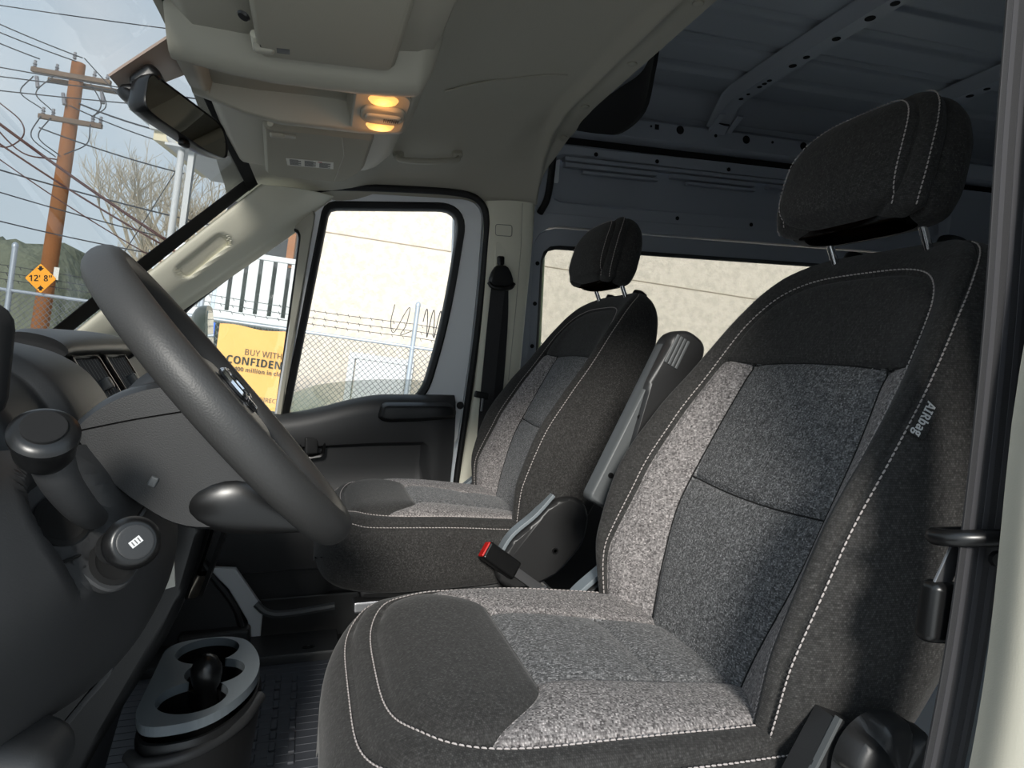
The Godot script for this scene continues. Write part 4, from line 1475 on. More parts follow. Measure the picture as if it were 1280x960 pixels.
		part("cover_trim", MB.new().band(spline(tr, 6), V3([[0, 0, 1]]), 0.032, 0.008), M.tray_grey, cv)
		part("cover_screw", MB.new().lathe([[0.0, 0.0], [0.008, 0.0], [0.008, 0.003], [0.004, 0.003], [0.004, 0.001], [0.0, 0.001]], axis(Vector3(0.565, 0.375, z0 + q * 0.033), Vector3(0, 0, q)), 16), M.plastic_smooth, cv)
	# seat belt buckle on its stalk at the inner side
	var bz := zc + (0.285 if not driver else -0.285)
	var bm := Transform3D(Basis(Vector3(0, 0, 1), 0.92) * Basis(Vector3.UP, 0.35), Vector3(0.428, 0.362, bz + 0.012 * (1.0 if not driver else -1.0)))
	var bu := part("belt_buckle", MB.new().box(Vector3(0.044, 0.095, 0.030), bm, 0.006, 3), M.plastic_smooth, s)
	part("release_button", MB.new().box(Vector3(0.038, 0.014, 0.024), bm * Transform3D(Basis(), Vector3(0, 0.0435, 0)), 0.003), M.red_plastic, bu, 38.0, "red release button")
	part("buckle_slot", MB.new().box(Vector3(0.008, 0.010, 0.018), bm * Transform3D(Basis(), Vector3(-0.0125, 0.0445, 0)), 0.001), M.steel, bu)
	part("buckle_stalk", MB.new().box(Vector3(0.024, 0.09, 0.006), bm * Transform3D(Basis(), Vector3(0, -0.08, 0)), 0.002), M.steel, bu)
	if driver:
		# round recliner knob with finger hollows
		var ko := Vector3(0.558, 0.438, zc + 0.296)
		var ring := []
		for lv in [[0.0, 0.0], [0.046, 0.0], [0.053, 0.004], [0.055, 0.016], [0.053, 0.030], [0.047, 0.037], [0.034, 0.040], [0.0, 0.041]]:
			var r := PackedVector3Array()
			for k in 72:
				var f := TAU * k / 72.0
				var w := pow(maxf(0.0, cos(f * 6.0)), 2.0)
				var rr: float = lv[0]
				var up: float = lv[1]
				rr -= 0.011 * w * smoothstep(0.02, 0.052, rr) * smoothstep(0.003, 0.018, up)
				up -= 0.006 * w * smoothstep(0.016, 0.045, rr) * smoothstep(0.02, 0.035, up)
				r.append(ko + Vector3(maxf(rr, 0.0001) * cos(f), maxf(rr, 0.0001) * sin(f), up))
			ring.append(r)
		part("recliner_knob", MB.new().loft(ring), M.plastic_dark, s, 45.0, "ribbed black recliner knob")
		part("hinge_plate", MB.new().prism(V2([[0.425, 0.33], [0.50, 0.33], [0.545, 0.47], [0.520, 0.480]]), zc + 0.255, zc + 0.292, Transform3D(), 0.004), M.plastic_dark, s)
		part("hinge_edge", MB.new().band(V3([[0.455, 0.385, zc + 0.29], [0.494, 0.435, zc + 0.29], [0.522, 0.482, zc + 0.29]]), V3([[0, 0, 1]]), 0.007, 0.004), M.plastic_grey, s)
		part("hinge_sticker", MB.new().prism(V2([[0.468, 0.372], [0.482, 0.372], [0.506, 0.425], [0.496, 0.428]]), zc + 0.292, zc + 0.2932, Transform3D()), M.label_white, s)
		# folded up armrest beside the backrest
		var az := zc - 0.335
		var path := V3([[0.520, 0.560, az], [0.545, 0.610, az], [0.60, 0.715, az], [0.655, 0.815, az]])
		part("armrest_arm", MB.new().prism(rounded([[0.500, 0.575], [0.655, 0.880], [0.70, 0.858], [0.548, 0.548]], [0.014, 0.012, 0.012, 0.02], 5), az - 0.02, az + 0.02, Transform3D(), 0.006), M.plastic_grey, s, 50.0)
		var ar := part("armrest_pad", MB.new().prism(rounded([[0.610, 0.790], [0.660, 0.890], [0.700, 0.900], [0.742, 0.872], [0.735, 0.835], [0.59, 0.56], [0.55, 0.58]], [0.012, 0.02, 0.02, 0.02, 0.03, 0.02, 0.02], 5), az - 0.024, az + 0.026, Transform3D(), 0.010), M.plastic_dark, s, 60.0)
		for k in 4: part("hinge_rib", MB.new().box(Vector3(0.006, 0.060, 0.004), Transform3D(Basis(Vector3(0, 0, 1), -0.47), Vector3(0.662 + k * 0.0075, 0.862 - k * 0.004, az + 0.0265)), 0.0015), M.plastic_grey, ar)
		for q in [[0.640, 0.812], [0.655, 0.804], [0.602, 0.73], [0.545, 0.62]]:
			part("rivet", MB.new().lathe([[0.0, 0.0], [0.006, 0.0], [0.005, 0.003], [0.0, 0.003]], axis(Vector3(q[0], q[1], az + 0.0195), Vector3(0, 0, 1)), 14), M.plastic_smooth, s)
		# cloth tag sewn in the outer seam
		var tp := bk.at(4.95, 0.372, 0.002)
		var th := (bk.at(4.95, 0.392) - bk.at(4.95, 0.352)).normalized()
		var tn := bk.nrm(5.0, 0.372)
		var tw := th.cross(tn).normalized()
		var tf := Transform3D(Basis(th, tw, tn), tp + tn * 0.003)
		if tf.basis.determinant() < 0.0: tf = Transform3D(Basis(th, -tw, tn), tp + tn * 0.003)
		var tg := part("airbag_tag", MB.new().box(Vector3(0.044, 0.019, 0.002), tf, 0.0006), M.seat_cloth_black, s, 38.0, "small black woven tag with pale lettering")
		letters(tg, "AIRbag", 0.0135, tf * Transform3D(Basis(Vector3(-1, 0, 0), Vector3(0, -1, 0), Vector3(0, 0, 1)), Vector3(0, 0, 0.0011)), M.print_light, "tag_lettering")
	else:
		part("far_hinge", MB.new().prism(V2([[0.455, 0.40], [0.475, 0.395], [0.535, 0.455], [0.525, 0.468]]), zc - 0.30, zc - 0.262, Transform3D(), 0.004), M.steel, s)

func letters(parent: Node3D, text: String, size: float, at: Transform3D, m: Material, called := "lettering", bold := true) -> void:
	var t := TextMesh.new()
	t.text = text
	var f := SystemFont.new()
	f.font_names = PackedStringArray(["Droid Sans"])
	f.font_weight = 700 if bold else 400
	t.font = f
	t.font_size = 64
	t.pixel_size = size / 64.0
	t.depth = 0.0006
	t.curve_step = 2.0
	t.material = m
	var o := MeshInstance3D.new()
	o.name = called
	o.mesh = t
	var b: Vector3 = bases[parent]
	o.transform = Transform3D(Basis(), -b) * at
	bases[o] = b
	parent.add_child(o, true)

func seats() -> void:
	seat("black and grey cloth driver seat, with a round recliner knob and a folded armrest", 0.475, true)
	seat("black and grey cloth passenger seat beside the passenger door", -0.475, false)

# ---------------------------------------------------------------- dashboard and column
func dash() -> void:
	var d := thing("dashboard", "black moulded dashboard with centre vents and a hooded instrument binnacle", "dashboard", Vector3(-0.45, 0.30, 0.0))
	# main body: one profile carried across the van
	var prof := spline(V3([[-0.80, 0.80, 0], [-0.66, 0.838, 0], [-0.52, 0.846, 0], [-0.42, 0.846, 0], [-0.365, 0.828, 0], [-0.335, 0.790, 0], [-0.315, 0.735, 0], [-0.30, 0.66, 0], [-0.30, 0.56, 0], [-0.34, 0.48, 0], [-0.44, 0.42, 0], [-0.62, 0.40, 0]]), 5)
	var rows := []
	for z in [-0.86, -0.84, -0.80, -0.70, -0.5, -0.3, -0.1, 0.1, 0.3, 0.5, 0.7, 0.82, 0.86, 0.88]:
		var s := 1.0
		if absf(z) > 0.79: s = 1.0 - pow((absf(z) - 0.79) / 0.09, 2.0) * 0.25
		var r := PackedVector3Array()
		for p in prof: r.append(Vector3(lerpf(-0.6, p.x, s), lerpf(0.6, p.y, s), z))
		rows.append(r)
	part("dash_top", MB.new().loft(rows), M.plastic_black, d, 45.0)
	# defroster slots along the top
	var df := part("defroster_grille", MB.new().box(Vector3(0.055, 0.006, 0.42), Transform3D(Basis(Vector3(0, 0, 1), -0.12), Vector3(-0.425, 0.8475, -0.06)), 0.002), M.plastic_smooth, d)
	for k in 18: part("slot", MB.new().box(Vector3(0.042, 0.004, 0.008), Transform3D(Basis(Vector3(0, 0, 1), -0.12), Vector3(-0.425, 0.8500, -0.25 + k * 0.0225)), 0.001), M.hole_dark, df)
	# centre vents facing the cab
	for k in 2:
		var vz := 0.085 - k * 0.17
		var vf := Transform3D(Basis(Vector3(0, 0, 1), 0.50), Vector3(-0.333, 0.787, vz))
		var fr := MB.new()
		var o2 := PackedVector3Array()
		var i2 := PackedVector3Array()
		for q in even(rounded([[-0.07, -0.048], [-0.07, 0.048], [0.07, 0.048], [0.07, -0.048]], 0.012, 4), 60): o2.append(vf * Vector3(0.012, q.y, q.x))
		for q in even(rounded([[-0.06, -0.038], [-0.06, 0.038], [0.06, 0.038], [0.06, -0.038]], 0.008, 4), 60): i2.append(vf * Vector3(0.012, q.y, q.x))
		var v := part("air_vent", fr.frame(o2, i2, vf.basis * Vector3(-0.03, 0, 0), 0.003), M.plastic_smooth, d)
		part("vent_back", MB.new().box(Vector3(0.004, 0.08, 0.125), vf * Transform3D(Basis(), Vector3(-0.012, 0, 0)), 0.001), M.hole_dark, v)
		for j in 7: part("vane", MB.new().box(Vector3(0.022, 0.074, 0.003), vf * Transform3D(Basis(Vector3.UP, 0.35), Vector3(0.0, 0, -0.051 + j * 0.017)), 0.001), M.plastic_dark, v)
		part("thumb_tab", MB.new().box(Vector3(0.02, 0.020, 0.016), vf * Transform3D(Basis(), Vector3(0.014, -0.012, 0.0)), 0.004, 3), M.plastic_grey, v)
	# raised surround of the centre vents
	part("vent_hood", MB.new().loft(net([
		[[-0.44, 0.835, -0.20], [-0.40, 0.848, -0.20], [-0.355, 0.843, -0.20], [-0.336, 0.828, -0.20], [-0.36, 0.81, -0.20]],
		[[-0.44, 0.845, -0.17], [-0.40, 0.868, -0.17], [-0.352, 0.860, -0.17], [-0.330, 0.838, -0.17], [-0.36, 0.82, -0.17]],
		[[-0.44, 0.845, 0.17], [-0.40, 0.868, 0.17], [-0.352, 0.860, 0.17], [-0.330, 0.838, 0.17], [-0.36, 0.82, 0.17]],
		[[-0.44, 0.835, 0.20], [-0.40, 0.848, 0.20], [-0.355, 0.843, 0.20], [-0.336, 0.828, 0.20], [-0.36, 0.81, 0.20]]], 5, 3)), M.plastic_dark, d, 50.0)
	# open beige tray at the far end of the dash
	part("end_tray", MB.new().box(Vector3(0.10, 0.075, 0.14), Transform3D(Basis(Vector3(0, 0, 1), 0.3), Vector3(-0.36, 0.795, -0.42)), 0.016, 3), M.plastic_beige, d, 50.0, "beige lidded tray at the far end")
	# instrument binnacle with its hood
	var hood := []
	for q in [[0.225, 0.72], [0.235, 0.86], [0.26, 0.95], [0.36, 1.0], [0.40, 1.0], [0.425, 0.99], [0.436, 0.965], [0.440, 0.90], [0.446, 0.885], [0.465, 0.89], [0.53, 0.885], [0.545, 0.87], [0.552, 0.83], [0.556, 0.765], [0.562, 0.755], [0.62, 0.75], [0.645, 0.72], [0.655, 0.64]]:
		var s: float = q[1]
		var r := PackedVector3Array()
		for p in spline(V3([[-0.50, 0.80, 0], [-0.46, 0.842, 0], [-0.40, 0.856, 0], [-0.34, 0.848, 0], [-0.295, 0.824, 0], [-0.268, 0.792, 0], [-0.252, 0.755, 0], [-0.248, 0.71, 0], [-0.258, 0.66, 0], [-0.30, 0.60, 0], [-0.42, 0.60, 0]]), 4):
			r.append(Vector3(-0.42 + (p.x + 0.42) * s, 0.70 + (p.y - 0.70) * s, q[0]))
		hood.append(r)
	part("binnacle_hood", MB.new().loft(hood), M.plastic_black, d, 50.0)
	# rounded near end of the binnacle
	part("binnacle_end", MB.new().box(Vector3(0.11, 0.105, 0.05), Transform3D(Basis(Vector3(0, 0, 1), -0.1), Vector3(-0.292, 0.836, 0.660)), 0.024, 4), M.foam_black, d, 60.0)
	# lower cover round the column and in front of the driver's knees
	var kn := net([
		[[-0.36, 0.80, 0.84], [-0.285, 0.77, 0.70], [-0.262, 0.752, 0.655], [-0.232, 0.748, 0.600], [-0.212, 0.740, 0.54], [-0.195, 0.715, 0.47], [-0.19, 0.68, 0.36], [-0.22, 0.665, 0.27], [-0.27, 0.66, 0.19]],
		[[-0.34, 0.73, 0.84], [-0.262, 0.715, 0.72], [-0.232, 0.708, 0.665], [-0.205, 0.700, 0.62], [-0.188, 0.690, 0.55], [-0.172, 0.668, 0.48], [-0.172, 0.625, 0.38], [-0.212, 0.61, 0.29], [-0.27, 0.60, 0.20]],
		[[-0.33, 0.63, 0.84], [-0.255, 0.635, 0.73], [-0.225, 0.632, 0.675], [-0.205, 0.625, 0.62], [-0.190, 0.610, 0.55], [-0.175, 0.588, 0.47], [-0.182, 0.556, 0.38], [-0.225, 0.545, 0.30], [-0.27, 0.53, 0.22]],
		[[-0.345, 0.54, 0.84], [-0.285, 0.55, 0.72], [-0.258, 0.545, 0.66], [-0.240, 0.530, 0.60], [-0.225, 0.515, 0.52], [-0.210, 0.500, 0.45], [-0.220, 0.490, 0.37], [-0.250, 0.485, 0.31], [-0.29, 0.48, 0.23]],
		[[-0.42, 0.47, 0.84], [-0.36, 0.475, 0.72], [-0.33, 0.465, 0.65], [-0.31, 0.455, 0.58], [-0.295, 0.445, 0.50], [-0.285, 0.435, 0.43], [-0.28, 0.43, 0.35], [-0.29, 0.43, 0.28], [-0.33, 0.43, 0.21]],
		[[-0.52, 0.44, 0.84], [-0.48, 0.44, 0.72], [-0.45, 0.43, 0.65], [-0.43, 0.42, 0.58], [-0.42, 0.41, 0.50], [-0.41, 0.405, 0.43], [-0.40, 0.40, 0.35], [-0.41, 0.40, 0.28], [-0.43, 0.40, 0.21]]], 14, 14)
	var stalk_n := Vector3(0.66, 0.42, 0.62).normalized()
	var long := (Vector3(0.63, -0.62, -0.1)).slide(stalk_n).normalized()
	var bb := Transform3D(Basis(long, stalk_n.cross(long), stalk_n), Vector3(-0.200, 0.668, 0.606))
	for r in kn:
		for i in r.size():
			var q: Vector3 = bb.affine_inverse() * r[i]
			if absf(q.z) < 0.06:
				var e := pow(pow(absf(q.x) / 0.080, 2.6) + pow(absf(q.y) / 0.046, 2.6), 1.0 / 2.6)
				var k := 1.0 - smoothstep(0.86, 1.06, e)
				r[i] += stalk_n * (minf(q.z, -0.012) - q.z) * k
	part("knee_panel", MB.new().shell(kn, -0.012), M.plastic_black, d, 50.0)
	part("panel_joint", MB.new().tube(spline(V3([[-0.253, 0.655, 0.735], [-0.228, 0.656, 0.67], [-0.204, 0.655, 0.622], [-0.186, 0.655, 0.56]]), 6), 0.0016, 6), M.hole_dark, d)
	part("joint_lip", MB.new().tube(spline(V3([[-0.150, 0.70, 0.545], [-0.170, 0.665, 0.57], [-0.186, 0.655, 0.565]]), 5), 0.003, 6), M.plastic_smooth, d)
	# sunken oval bezel with the two stalk boots
	var pl := part("stalk_bezel", MB.new().prism(rounded([[-0.054, -0.027], [0.060, -0.027], [0.060, 0.030], [-0.054, 0.030]], 0.028, 8), -0.012, 0.0, bb, 0.002), M.plastic_black, d)
	part("stalk_boot", MB.new().lathe([[0.0, 0.0], [0.024, 0.0], [0.0245, 0.003], [0.020, 0.004], [0.016, 0.002], [0.0, 0.002]], axis(bb * Vector3(-0.026, 0.0, -0.0005), stalk_n), 28), M.hole_dark, pl)
	part("stalk_boot", MB.new().lathe([[0.0, 0.0], [0.022, 0.0], [0.0225, 0.003], [0.018, 0.004], [0.014, 0.002], [0.0, 0.002]], axis(bb * Vector3(0.034, 0.0, -0.0005), stalk_n), 28), M.hole_dark, pl)
	# edges and brackets seen below it
	part("bracket_edge", MB.new().band(spline(V3([[-0.236, 0.530, 0.47], [-0.222, 0.515, 0.46], [-0.217, 0.478, 0.45], [-0.245, 0.440, 0.45], [-0.280, 0.395, 0.45]]), 6), V3([[0, 0, 1]]), 0.020, 0.006), M.plastic_black, d)
	part("metal_bracket", MB.new().prism(V2([[-0.222, 0.490], [-0.188, 0.552], [-0.186, 0.498]]), 0.245, 0.249, Transform3D()), M.label_white, d, 38.0, "small pale metal bracket with one hole")
	part("bracket_hole", MB.new().lathe([[0.0, 0.0], [0.004, 0.0], [0.004, 0.001], [0.0, 0.001]], axis(Vector3(-0.203, 0.503, 0.2491), Vector3(0, 0, 1)), 12), M.hole_dark, d)
	part("fuse_cover", MB.new().box(Vector3(0.13, 0.12, 0.10), Transform3D(Basis(Vector3(0, 0, 1), -0.5), Vector3(-0.30, 0.435, 0.575)), 0.03, 4), M.plastic_black, d, 60.0)
	# centre stack running down to the floor
	var cs := MB.new().prism(rounded([[-0.34, 0.74], [-0.235, 0.70], [-0.150, 0.585], [-0.195, 0.42], [-0.245, 0.335], [-0.345, 0.17], [-0.41, -0.085], [-0.80, -0.085], [-0.80, 0.74]], [0.04, 0.06, 0.05, 0.1, 0.06, 0.1, 0.02, 0.02, 0.02], 6), -0.19, 0.165, Transform3D(), 0.012)
	part("centre_stack", cs, M.plastic_dark, d, 50.0)
	part("stack_panel", MB.new().prism(rounded([[-0.145, 0.60], [-0.120, 0.575], [-0.165, 0.44], [-0.192, 0.44]], 0.01, 4), 0.02, 0.155, Transform3D(), 0.006), M.plastic_smooth, d)
	for k in 2: part("switch_knob", MB.new().lathe([[0.0, 0.0], [0.019, 0.0], [0.017, 0.010], [0.013, 0.013], [0.0, 0.013]], axis(Vector3(-0.134, 0.60, 0.11 - k * 0.07), Vector3(0.85, 0.35, 0.3)), 24), M.plastic_smooth, d)

	# control stalks on the driver's left of the column
	var s1 := thing("control_stalk", "tall black control stalk with a round flat cap, rising from the upper boot", "control stalk", Vector3(-0.19, 0.685, 0.605), "column stalks")
	var path := spline(V3([[-0.192, 0.688, 0.610], [-0.194, 0.706, 0.640], [-0.199, 0.736, 0.672], [-0.2, 0.762, 0.690]]), 5)
	var lr := []
	for j in path.size():
		var t := (path[mini(j + 1, path.size() - 1)] - path[maxi(j - 1, 0)]).normalized()
		var sx := (Vector3(0.95, 0.1, 0.3) - t * Vector3(0.95, 0.1, 0.3).dot(t)).normalized()
		var sy := t.cross(sx)
		var k := float(j) / (path.size() - 1)
		var r := PackedVector3Array()
		for i in 24:
			var f := TAU * i / 24.0
			r.append(path[j] + sx * cos(f) * lerpf(0.0135, 0.0175, k) + sy * sin(f) * lerpf(0.011, 0.015, k))
		lr.append(r)
	part("stem", MB.new().loft(lr), M.plastic_black, s1, 50.0)
	var ax := Vector3(0.22, 0.70, 0.68).normalized()
	var cap := part("cap", MB.new().lathe([[0.0, -0.018], [0.018, -0.018], [0.0215, -0.010], [0.0225, 0.0], [0.0225, 0.008], [0.0245, 0.0095], [0.0245, 0.0135], [0.0225, 0.0155], [0.018, 0.019], [0.0, 0.0195]], axis(Vector3(-0.2, 0.770, 0.700), ax), 36), M.plastic_smooth, s1)
	part("cap_disc", MB.new().lathe([[0.0, 0.0], [0.0155, 0.0], [0.0155, 0.0022], [0.014, 0.003], [0.0, 0.003]], axis(Vector3(-0.2, 0.770, 0.700) + ax * 0.0195, ax), 32), M.foam_black, cap)
	var s2 := thing("control_stalk", "short black control stalk with a pale mark on its end, below the tall stalk", "control stalk", Vector3(-0.165, 0.655, 0.605), "column stalks")
	var e2 := Vector3(0.42, 0.28, 0.86).normalized()
	part("stem", MB.new().lathe([[0.0, -0.055], [0.0165, -0.055], [0.0165, -0.02], [0.0175, -0.008], [0.0, -0.008]], axis(Vector3(-0.146, 0.679, 0.672), e2), 28), M.plastic_dark, s2)
	var cp := part("cap", MB.new().lathe([[0.0, -0.020], [0.018, -0.020], [0.0205, -0.012], [0.0205, 0.0], [0.0225, 0.002], [0.0225, 0.007], [0.019, 0.012], [0.016, 0.014], [0.0, 0.014]], axis(Vector3(-0.146, 0.679, 0.672), e2), 36), M.plastic_smooth, s2)
	part("cap_disc", MB.new().lathe([[0.0, 0.0], [0.0145, 0.0], [0.0145, 0.0016], [0.013, 0.0022], [0.0, 0.0022]], axis(Vector3(-0.146, 0.679, 0.672) + e2 * 0.014, e2), 32), M.plastic_dark, cp)
	var mk := MB.new()
	var mx := Vector3(0.75, 0.55, -0.4).slide(e2).normalized()
	var mt := Transform3D(Basis(mx, e2.cross(mx), e2), Vector3(-0.146, 0.679, 0.672) + e2 * 0.0163)
	mk.box(Vector3(0.010, 0.006, 0.0006), mt, 0.0002)
	var mp := part("end_mark", mk, M.print_light, cp)
	for k in 3: part("mark_line", MB.new().box(Vector3(0.0009, 0.004, 0.0004), mt * Transform3D(Basis(), Vector3(-0.0028 + k * 0.0028, 0, 0.0005)), 0.0001), M.print_grey, cp)

	# column shroud
	var c := thing("column_shroud", "dark grey steering column cover with a raised lid on top", "column cover", Vector3(-0.14, 0.66, 0.475))
	var low := []
	var up := []
	for q in [[0.385, 0.90], [0.393, 0.955], [0.412, 0.99], [0.475, 1.0], [0.538, 0.99], [0.558, 0.955], [0.566, 0.90]]:
		var r := PackedVector3Array()
		for p in rounded([[-0.2285, 0.765], [-0.17, 0.778], [-0.110, 0.788], [-0.065, 0.745], [-0.030, 0.680], [-0.060, 0.655], [-0.125, 0.655], [-0.190, 0.705]], [0.006, 0.02, 0.006, 0.02, 0.02, 0.02, 0.03, 0.03], 5):
			r.append(Vector3(-0.14 + (p.x + 0.14) * q[1], 0.735 + (p.y - 0.735) * q[1], q[0]))
		low.append(r)
		var r2 := PackedVector3Array()
		for p in rounded([[-0.229, 0.767], [-0.205, 0.791], [-0.178, 0.806], [-0.138, 0.817], [-0.108, 0.808], [-0.111, 0.790], [-0.17, 0.780]], [0.006, 0.02, 0.02, 0.02, 0.012, 0.005, 0.02], 5):
			r2.append(Vector3(-0.14 + (p.x + 0.14) * q[1], 0.735 + (p.y - 0.735) * q[1], q[0]))
		up.append(r2)
	part("lower_shroud", MB.new().loft(low), M.plastic_dark, c, 50.0)
	var us := part("upper_shroud", MB.new().loft(up), M.plastic_dark, c, 50.0)
	part("raised_lid", MB.new().prism(rounded([[-0.186, 0.796], [-0.165, 0.820], [-0.132, 0.832], [-0.108, 0.820], [-0.115, 0.792], [-0.155, 0.784]], [0.01, 0.014, 0.014, 0.01, 0.008, 0.02], 5), 0.42, 0.545, Transform3D(), 0.012), M.plastic_dark, us, 50.0)
	var fin := []
	for k in 13:
		var t := k / 12.0
		var wd := sin(PI * pow(t, 0.75)) * 0.030 + 0.002
		var cc := Vector3(-0.124, 0.690, 0.560).lerp(Vector3(0.005, 0.650, 0.552), t) + Vector3(0.0, 0.010 * sin(PI * t), 0)
		var r := PackedVector3Array()
		for i in 16:
			var f := TAU * i / 16.0
			r.append(cc + Vector3(0.35, 0.94, 0) * cos(f) * wd + Vector3(0, 0, 1) * sin(f) * wd * 0.55)
		fin.append(r)
	part("tilt_fin", MB.new().loft(fin), M.plastic_smooth, c, 60.0)
	part("screw_cover", MB.new().box(Vector3(0.008, 0.011, 0.004), Transform3D(Basis(Vector3(0, 0, 1), -0.5), Vector3(-0.150, 0.712, 0.567)), 0.0018, 3), M.plastic_grey, c)

	# cup holder on the floor of the centre stack
	cup_holder()

func cup_holder() -> void:
	var h := thing("cup_holder", "grey topped floor cup holder with three wells and a ball ended post", "cup holder", Vector3(-0.165, -0.08, 0.04))
	var outer := rounded([[-0.262, -0.115], [-0.13, -0.128], [-0.085, -0.02], [-0.085, 0.09], [-0.145, 0.195], [-0.235, 0.205], [-0.262, 0.16]], [0.05, 0.07, 0.06, 0.07, 0.06, 0.04, 0.03], 7)
	var flat := Transform3D(Basis(Vector3(1, 0, 0), Vector3(0, 0, 1), Vector3(0, -1, 0)), Vector3(0, 0.25, 0))
	# top plate with three round wells cut through
	var tray := CSGCombiner3D.new()
	tray.name = "top_plate"
	var plate := CSGPolygon3D.new()
	plate.name = "plate"
	plate.polygon = outer
	plate.depth = 0.016
	plate.material = M.tray_grey
	plate.transform = Transform3D(Basis(Vector3.RIGHT, PI / 2.0), Vector3(0, 0.25, 0) - bases[h])
	tray.add_child(plate)
	var wells := [[-0.184, 0.116, 0.055], [-0.160, 0.030, 0.050], [-0.184, -0.062, 0.056]]
	for w in wells:
		var cut := CSGCylinder3D.new()
		cut.name = "well_cut"
		cut.operation = CSGShape3D.OPERATION_SUBTRACTION
		cut.radius = w[2]
		cut.height = 0.2
		cut.sides = 40
		cut.material = M.tray_grey
		cut.position = Vector3(w[0], 0.25, w[1]) - bases[h]
		tray.add_child(cut, true)
	bases[tray] = bases[h]
	h.add_child(tray)
	for w in wells:
		part("cup_well", MB.new().lathe([[0.0, 0.155], [w[2] - 0.008, 0.155], [w[2] - 0.001, 0.250], [w[2] + 0.002, 0.2515], [w[2] + 0.002, 0.245], [w[2] - 0.002, 0.15], [0.0, 0.15]], Transform3D(Basis(), Vector3(w[0], 0, w[1])), 40), M.plastic_smooth, h)
		part("well_bump", MB.new().lathe([[0.0, 0.02], [0.012, 0.016], [0.018, 0.0], [0.0, 0.0]], Transform3D(Basis(), Vector3(w[0] + 0.018, 0.157, w[1] + 0.018)), 20), M.plastic_dark, h, 60.0)
	# sides taper down to the floor
	var rows := []
	for q in [[0.236, 1.0], [0.225, 1.03], [0.20, 1.02], [0.12, 0.90], [0.0, 0.78], [-0.078, 0.74]]:
		var r := PackedVector3Array()
		for p in outer: r.append(Vector3(-0.20 + (p.x + 0.20) * q[1], q[0], 0.03 + (p.y - 0.03) * q[1]))
		rows.append(r)
	var sides := MB.new()
	var inn := []
	for r in rows:
		var r2 := PackedVector3Array()
		for p in r: r2.append(Vector3(lerpf(p.x, -0.18, 0.04), p.y, lerpf(p.z, 0.03, 0.04)))
		inn.push_front(r2)
	sides.loft(rows + inn, false, true)
	part("side_wall", sides, M.plastic_dark, h, 50.0)
	part("front_lip", MB.new().tube(spline(V3([[-0.262, 0.222, 0.19], [-0.235, 0.217, 0.213], [-0.17, 0.217, 0.200], [-0.11, 0.219, 0.135], [-0.082, 0.224, 0.06]]), 6), 0.010, 10), M.plastic_black, h, 60.0)
	part("ball_post", MB.new().lathe([[0.0, 0.155], [0.024, 0.155], [0.021, 0.20], [0.017, 0.245], [0.016, 0.262], [0.022, 0.272], [0.0255, 0.288], [0.0245, 0.302], [0.018, 0.315], [0.008, 0.322], [0.0, 0.323]], Transform3D(Basis(), Vector3(-0.166, 0, 0.088)), 28), M.plastic_smooth, h, 60.0)

